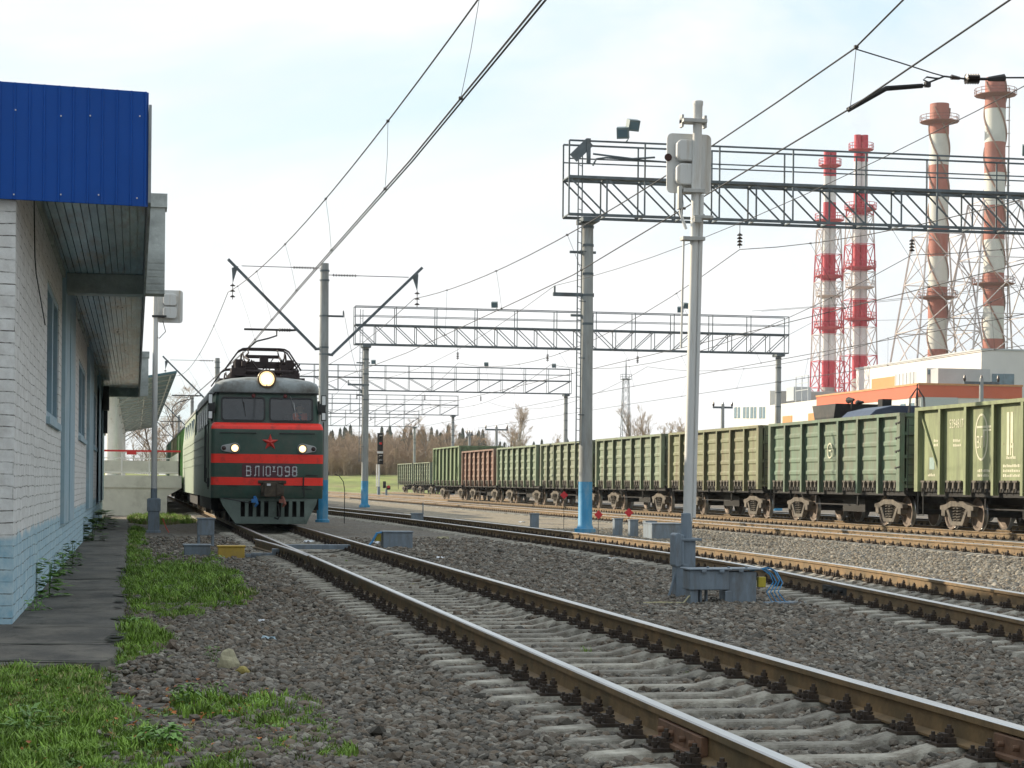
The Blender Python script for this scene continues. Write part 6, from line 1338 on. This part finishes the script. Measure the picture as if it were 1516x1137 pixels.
scatter('tan_gravel',np.stack([xx,yy,z2],1),np.stack([nr.uniform(-.5,.5,len(xx)),nr.uniform(-.5,.5,len(xx)),nr.uniform(0,6.28,len(xx))],1),s2,nr.integers(0,5,len(xx)),c2,'loose tan ballast stones on the sunlit strip before the far tracks')
M_gr=pm('grass_blade',(.19,.31,.045),.6,0,.3,2,rand=.55,spec=.3); M_gr2=pm('grass_blade_dry',(.32,.29,.12),.7,0,.25,2,rand=.35); M_leaf=pm('weed_leaf',(.14,.27,.05),.5,0,.3,12,rand=.35); M_fall=pm('fallen_leaf',(.42,.13,.03),.7,0,.35,10,rand=.4)
def tuft(i,seed,n,h,mat,sp=.07,w=.006):
    m=MB(); rng=random.Random(seed)
    for k in range(n):
        a=rng.uniform(0,6.28); r=rng.uniform(0,sp); x,y=r*math.cos(a),r*math.sin(a); L_=h*rng.uniform(.5,1.15); b=rng.uniform(0,6.28); bend=rng.uniform(.1,.75)*L_; dx,dy=math.cos(b),math.sin(b); px,py=-dy*w,dx*w
        p=[(x,y,0),(x+dx*bend*.25,y+dy*bend*.25,L_*.55),(x+dx*bend,y+dy*bend,L_*(1-.25*bend/L_))]
        m.add([(p[0][0]-px,p[0][1]-py,0),(p[0][0]+px,p[0][1]+py,0),(p[1][0]+px*.8,p[1][1]+py*.8,p[1][2]),(p[1][0]-px*.8,p[1][1]-py*.8,p[1][2]),p[2]],[(0,1,2,3),(3,2,4)])
    return m.build('tuft_%d'%i,mat,fix=False)
def leafplant(i,seed,n,h,mat,lw=.022,ll=.07):
    m=MB(); rng=random.Random(seed)
    for k in range(n):
        a=rng.uniform(0,6.28); z=h*rng.uniform(.05,1); rr=rng.uniform(.01,.10)*(1.3-z/h*.6); c=Vector((rr*math.cos(a),rr*math.sin(a),z)); d=Vector((math.cos(a),math.sin(a),rng.uniform(-.3,.6))).normalized(); s=Vector((-math.sin(a),math.cos(a),rng.uniform(-.3,.3))); l=ll*rng.uniform(.6,1.3); w=lw*rng.uniform(.7,1.3)
        m.add([c,c+d*l*.45+s*w,c+d*l+Vector((0,0,-.015)),c+d*l*.45-s*w],[(0,1,2),(0,2,3)])
    for k in range(4): a=rng.uniform(0,6.28); m.tube([(0,0,0),(.05*math.cos(a),.05*math.sin(a),h*.9)],.003,3)
    return m.build('plant_%d'%i,mat,fix=False)
cg=proto_col('grass_protos',[tuft(0,1,16,.09,M_gr),tuft(1,2,20,.13,M_gr),tuft(2,3,14,.07,M_gr2),tuft(3,4,18,.10,M_gr),leafplant(4,5,20,.05,M_leaf,.014,.045)])
gx,gy,gs,gi_=[],[],[],[]
def grass(n,xa,xb,ya,yb,f,s,mix=(0,1,2,3,4)):
    X=nr.uniform(xa,xb,n); Y=nr.uniform(ya,yb,n); nz=np.sin(X*3.1+1.3*np.sin(Y*1.7))*np.cos(Y*2.3+np.sin(X*2.2))
    k=f(X,Y)+.55*nz+.3*np.sin(X*9+Y*2)*np.sin(Y*8-X*3)+nr.normal(0,.2,n)>0; X,Y=X[k],Y[k]; gx.append(X); gy.append(Y); gs.append(s*nr.uniform(.5,1.25,len(X))*(.85+.45*np.sin(X*7.3+2*np.sin(Y*3.1))*np.sin(Y*4.7+1.7*np.sin(X*5))+.1)); gi_.append(nr.choice(mix,len(X)))
ell=lambda cx,cy,rx,ry:(lambda X,Y:1-((X-cx)/rx)**2-((Y-cy)/ry)**2)
grass(8500,-1.5,.9,9,15.6,lambda X,Y:np.minimum(.9,(.25-.13*(Y-11)-X)*1.6)-.08,.55,(0,2,2,2,3,4,4))
grass(3000,-1.5,-.2,12.0,15.5,lambda X,Y:np.minimum(1.0,(15.35-Y)*2)*(X<-.2)-.05,.7,(0,1,3))
grass(9000,-.15,1.6,23.0,34.5,ell(.62,29.0,.8,5.2),.9,(0,1,1,3,0,2)); grass(2500,-.1,.9,21,25,ell(.42,23.4,.5,1.6),.6); grass(1200,-.15,.35,15.5,21,ell(.02,18.5,.16,3),.7); grass(800,-.1,.35,17.4,20,ell(.1,18.6,.2,.9),1.0,(1,4))
grass(2500,-.1,.3,24,62,lambda X,Y:.15-X*2,.9); grass(2600,-.2,2.2,66,86,ell(.9,76,1.1,8),1.3,(1,1,3)); grass(900,-.1,1.5,34,40,lambda X,Y:-.15+0*X,.8)
grass(700,.3,1.2,10.5,13.5,lambda X,Y:-.1+0*X,.6); grass(120,3.0,11,12,40,lambda X,Y:-.25+0*X,.5)
gx,gy,gs,gi_=map(np.concatenate,(gx,gy,gs,gi_)); n=len(gx)
scatter('grass',np.stack([gx,gy,np.full(n,GZ+.005)],1),np.stack([nr.uniform(-.15,.15,n),nr.uniform(-.15,.15,n),nr.uniform(0,6.28,n)],1),gs*1.15,gi_,cg,'short green grass growing along the path and in front of it')
print('grass',n)
# soil under the grass
M_soil=pm('soil',(.075,.085,.035),.95,0,.4,5,.6,25,dirt=(.12,.10,.07),damt=.5,dscale=3)
m=MB(); m.add([(-4,4,GZ+.004),(.75,4,GZ+.004),(.62,9,GZ+.004),(.35,11,GZ+.004),(.05,13,GZ+.004),(-.25,15.3,GZ+.004),(-4,15.6,GZ+.004)],[tuple(range(7))]); tag(m.build('soil',M_soil),'dark earth under the grass in the lower left corner',kind='structure')
cl=proto_col('leaf_protos',[leafplant(10,31,4,.012,M_fall,.02,.05)]); k=60; lx=nr.uniform(-.8,.9,k); ly=nr.uniform(10,14.5,k)
scatter('fallen_leaves',np.stack([lx,ly,np.full(k,GZ+.03)],1),np.stack([nr.uniform(-.5,.5,k),nr.uniform(-.5,.5,k),nr.uniform(0,6.28,k)],1),nr.uniform(.5,.9,k),np.zeros(k),cl,'orange fallen leaves scattered in the grass')
def weed(x,y,h,n,label,seed,lw=.022,ll=.07,sp=1,mat=None):
    o=leafplant(0,seed,n,h,mat or M_leaf,lw,ll); o.name='weed'; o.location=(x,y,GZ+.01); o.scale=(sp,sp,1); tag(o,label,'weed','weeds at the wall and in the gravel'); return o
weed(-1.0,24.6,.50,130,'tall leafy weed growing where wall meets path, nearest big one',61,.03,.09,1.6); weed(-1.02,22.0,.22,60,'small weed at the foot of the wall by the dado',62,.02,.06,1.2); weed(-1.0,30.0,.4,80,'weed at the wall foot behind the big one',63,.03,.09,1.3); weed(-1.0,33.5,.45,90,'weed before the first blue pilaster',64,.03,.09,1.3); weed(-.95,47,.6,110,'bushy weed at the wall foot far along the path',65,.04,.12,2); weed(-.9,58,.6,110,'bushy weed at the far end of the path',66,.05,.14,2.5)
p=on_ground(240,1112,GZ); weed(p.x,p.y,.13,170,'broad leaved plant in the lower left grass with an orange leaf',67,.016,.045,1.3); p=on_ground(278,1050,GZ); weed(p.x,p.y,.16,40,'yellow green weed at the edge of the gravel',68,.02,.06,.9); p=on_ground(205,935,GZ); weed(p.x,p.y,.14,70,'clump of weeds by the broken edge of the path',69,.02,.05,1.3); p=on_ground(315,985,GZ); weed(p.x,p.y,.14,22,'thin weed behind the pale rock',70,.018,.05,.9); p=on_ground(40,1090,GZ); weed(p.x,p.y,.16,50,'leafy tuft in the grass near the left edge',71,.015,.10,1.0); p=on_ground(322,1045,GZ); weed(p.x,p.y,.16,26,'wispy weed standing in the gravel',72,.012,.04,1.0); p=on_ground(325,845,GZ); weed(p.x,p.y,.28,40,'dark weed in front of the yellow box',73,.02,.06,.9); p=on_ground(445,826,GZ+.1); weed(p.x,p.y,.22,16,'small yellow weed beside the rail',74,.02,.06,.7)
M_rock=pm('rock_tan',(.36,.33,.22),.9,0,.25,8,.6,30); M_rocky=pm('rock_ochre',(.34,.28,.09),.9,0,.25,8,.5,30)
def rock(px,py,s,seed,mat,label):
    p=on_ground(px,py,GZ); b=bmesh.new(); bmesh.ops.create_icosphere(b,subdivisions=3,radius=.5); rng=random.Random(seed); of=Vector((seed,seed*2.1,0)); from mathutils import noise as NZ
    for v in b.verts:
        v.co*=1+.55*(NZ.noise(v.co*1.8+of))+.12*NZ.noise(v.co*6+of); v.co=Vector((v.co.x*s[0],v.co.y*s[1],(v.co.z)*s[2]))
    me=bpy.data.meshes.new('rock'); b.to_mesh(me); b.free(); me.materials.append(mat); o=bpy.data.objects.new('rock',me); S.collection.objects.link(o); o.location=(p.x,p.y,GZ+s[2]*.36); tag(o,label,'rock')
rock(338,995,(.17,.14,.19),3,M_rock,'pale tan rock with a flat left side on the gravel'); rock(360,1003,(.12,.11,.10),5,M_rocky,'small yellowish rock beside the tan one')
M_paper=pm('paper_scrap',(.75,.77,.80),.7,0,.08); M_pl=pm('plastic_blue',(.42,.55,.62),.4,0,.1)
def scrap(px,py,s,seed,mat,label):
    p=on_ground(px,py,GZ+.03); m=MB(); rng=random.Random(seed); n=6; vs=[(s*(i/n-.5)*1.6,s*(j/n-.5),s*rng.uniform(0,.4)) for i in range(n+1) for j in range(n+1)]
    m.add(vs,[(i*(n+1)+j,(i+1)*(n+1)+j,(i+1)*(n+1)+j+1,i*(n+1)+j+1) for i in range(n) for j in range(n)]); o=m.build('scrap',mat,loc=(p.x,p.y,GZ+.03),fix=False); o.rotation_euler=(0,0,rng.uniform(0,6)); tag(o,label,'litter')
for px,py,s,mt,l in ((399,947,.09,M_pl,'pale blue plastic scrap on the gravel in the left half'),(908,828,.11,M_paper,'white crumpled scrap beside the curving track'),(458,803,.16,M_paper,'white scrap between the rails before the locomotive'),(773,774,.16,M_paper,'white scrap left of the blue pole foot'),(556,805,.16,M_paper,'white scrap by the dark cable box'),(655,798,.2,M_rock,'pale stone lump between the two tracks'),(652,827,.12,M_paper,'small white scrap between the two tracks'),(764,803,.10,M_paper,'white scrap at the sleeper ends of the curving track'),(390,920,.06,M_paper,'thin pale stick on the gravel')): scrap(px,py,s,int(px),mt,l)
# timber bars between the rails before the locomotive
m=MB(); m.b2((2.95,41.2,.03),(4.4,41.5,.12)); o=m.build('rail_tie_bar',M_greyp); o.parent=r1; o.matrix_parent_inverse=i1
# ================================================================ thin autumn haze
hm=bpy.data.materials.new('haze'); hm.use_nodes=True; t_=hm.node_tree; t_.nodes.clear(); o_=N(t_,'ShaderNodeOutputMaterial'); v_=N(t_,'ShaderNodeVolumePrincipled'); v_.inputs['Color'].default_value=(.93,.96,1,1); v_.inputs['Density'].default_value=.00013; v_.inputs['Anisotropy'].default_value=.3; L(t_,v_.outputs[0],o_.inputs['Volume'])
m=MB(); m.b2((-420,-60,-1.2),(520,860,125)); tag(m.build('haze',hm),'thin pale haze over the yard and the plant',kind='stuff')
S.cycles.volume_bounces=0; S.cycles.volume_step_rate=1
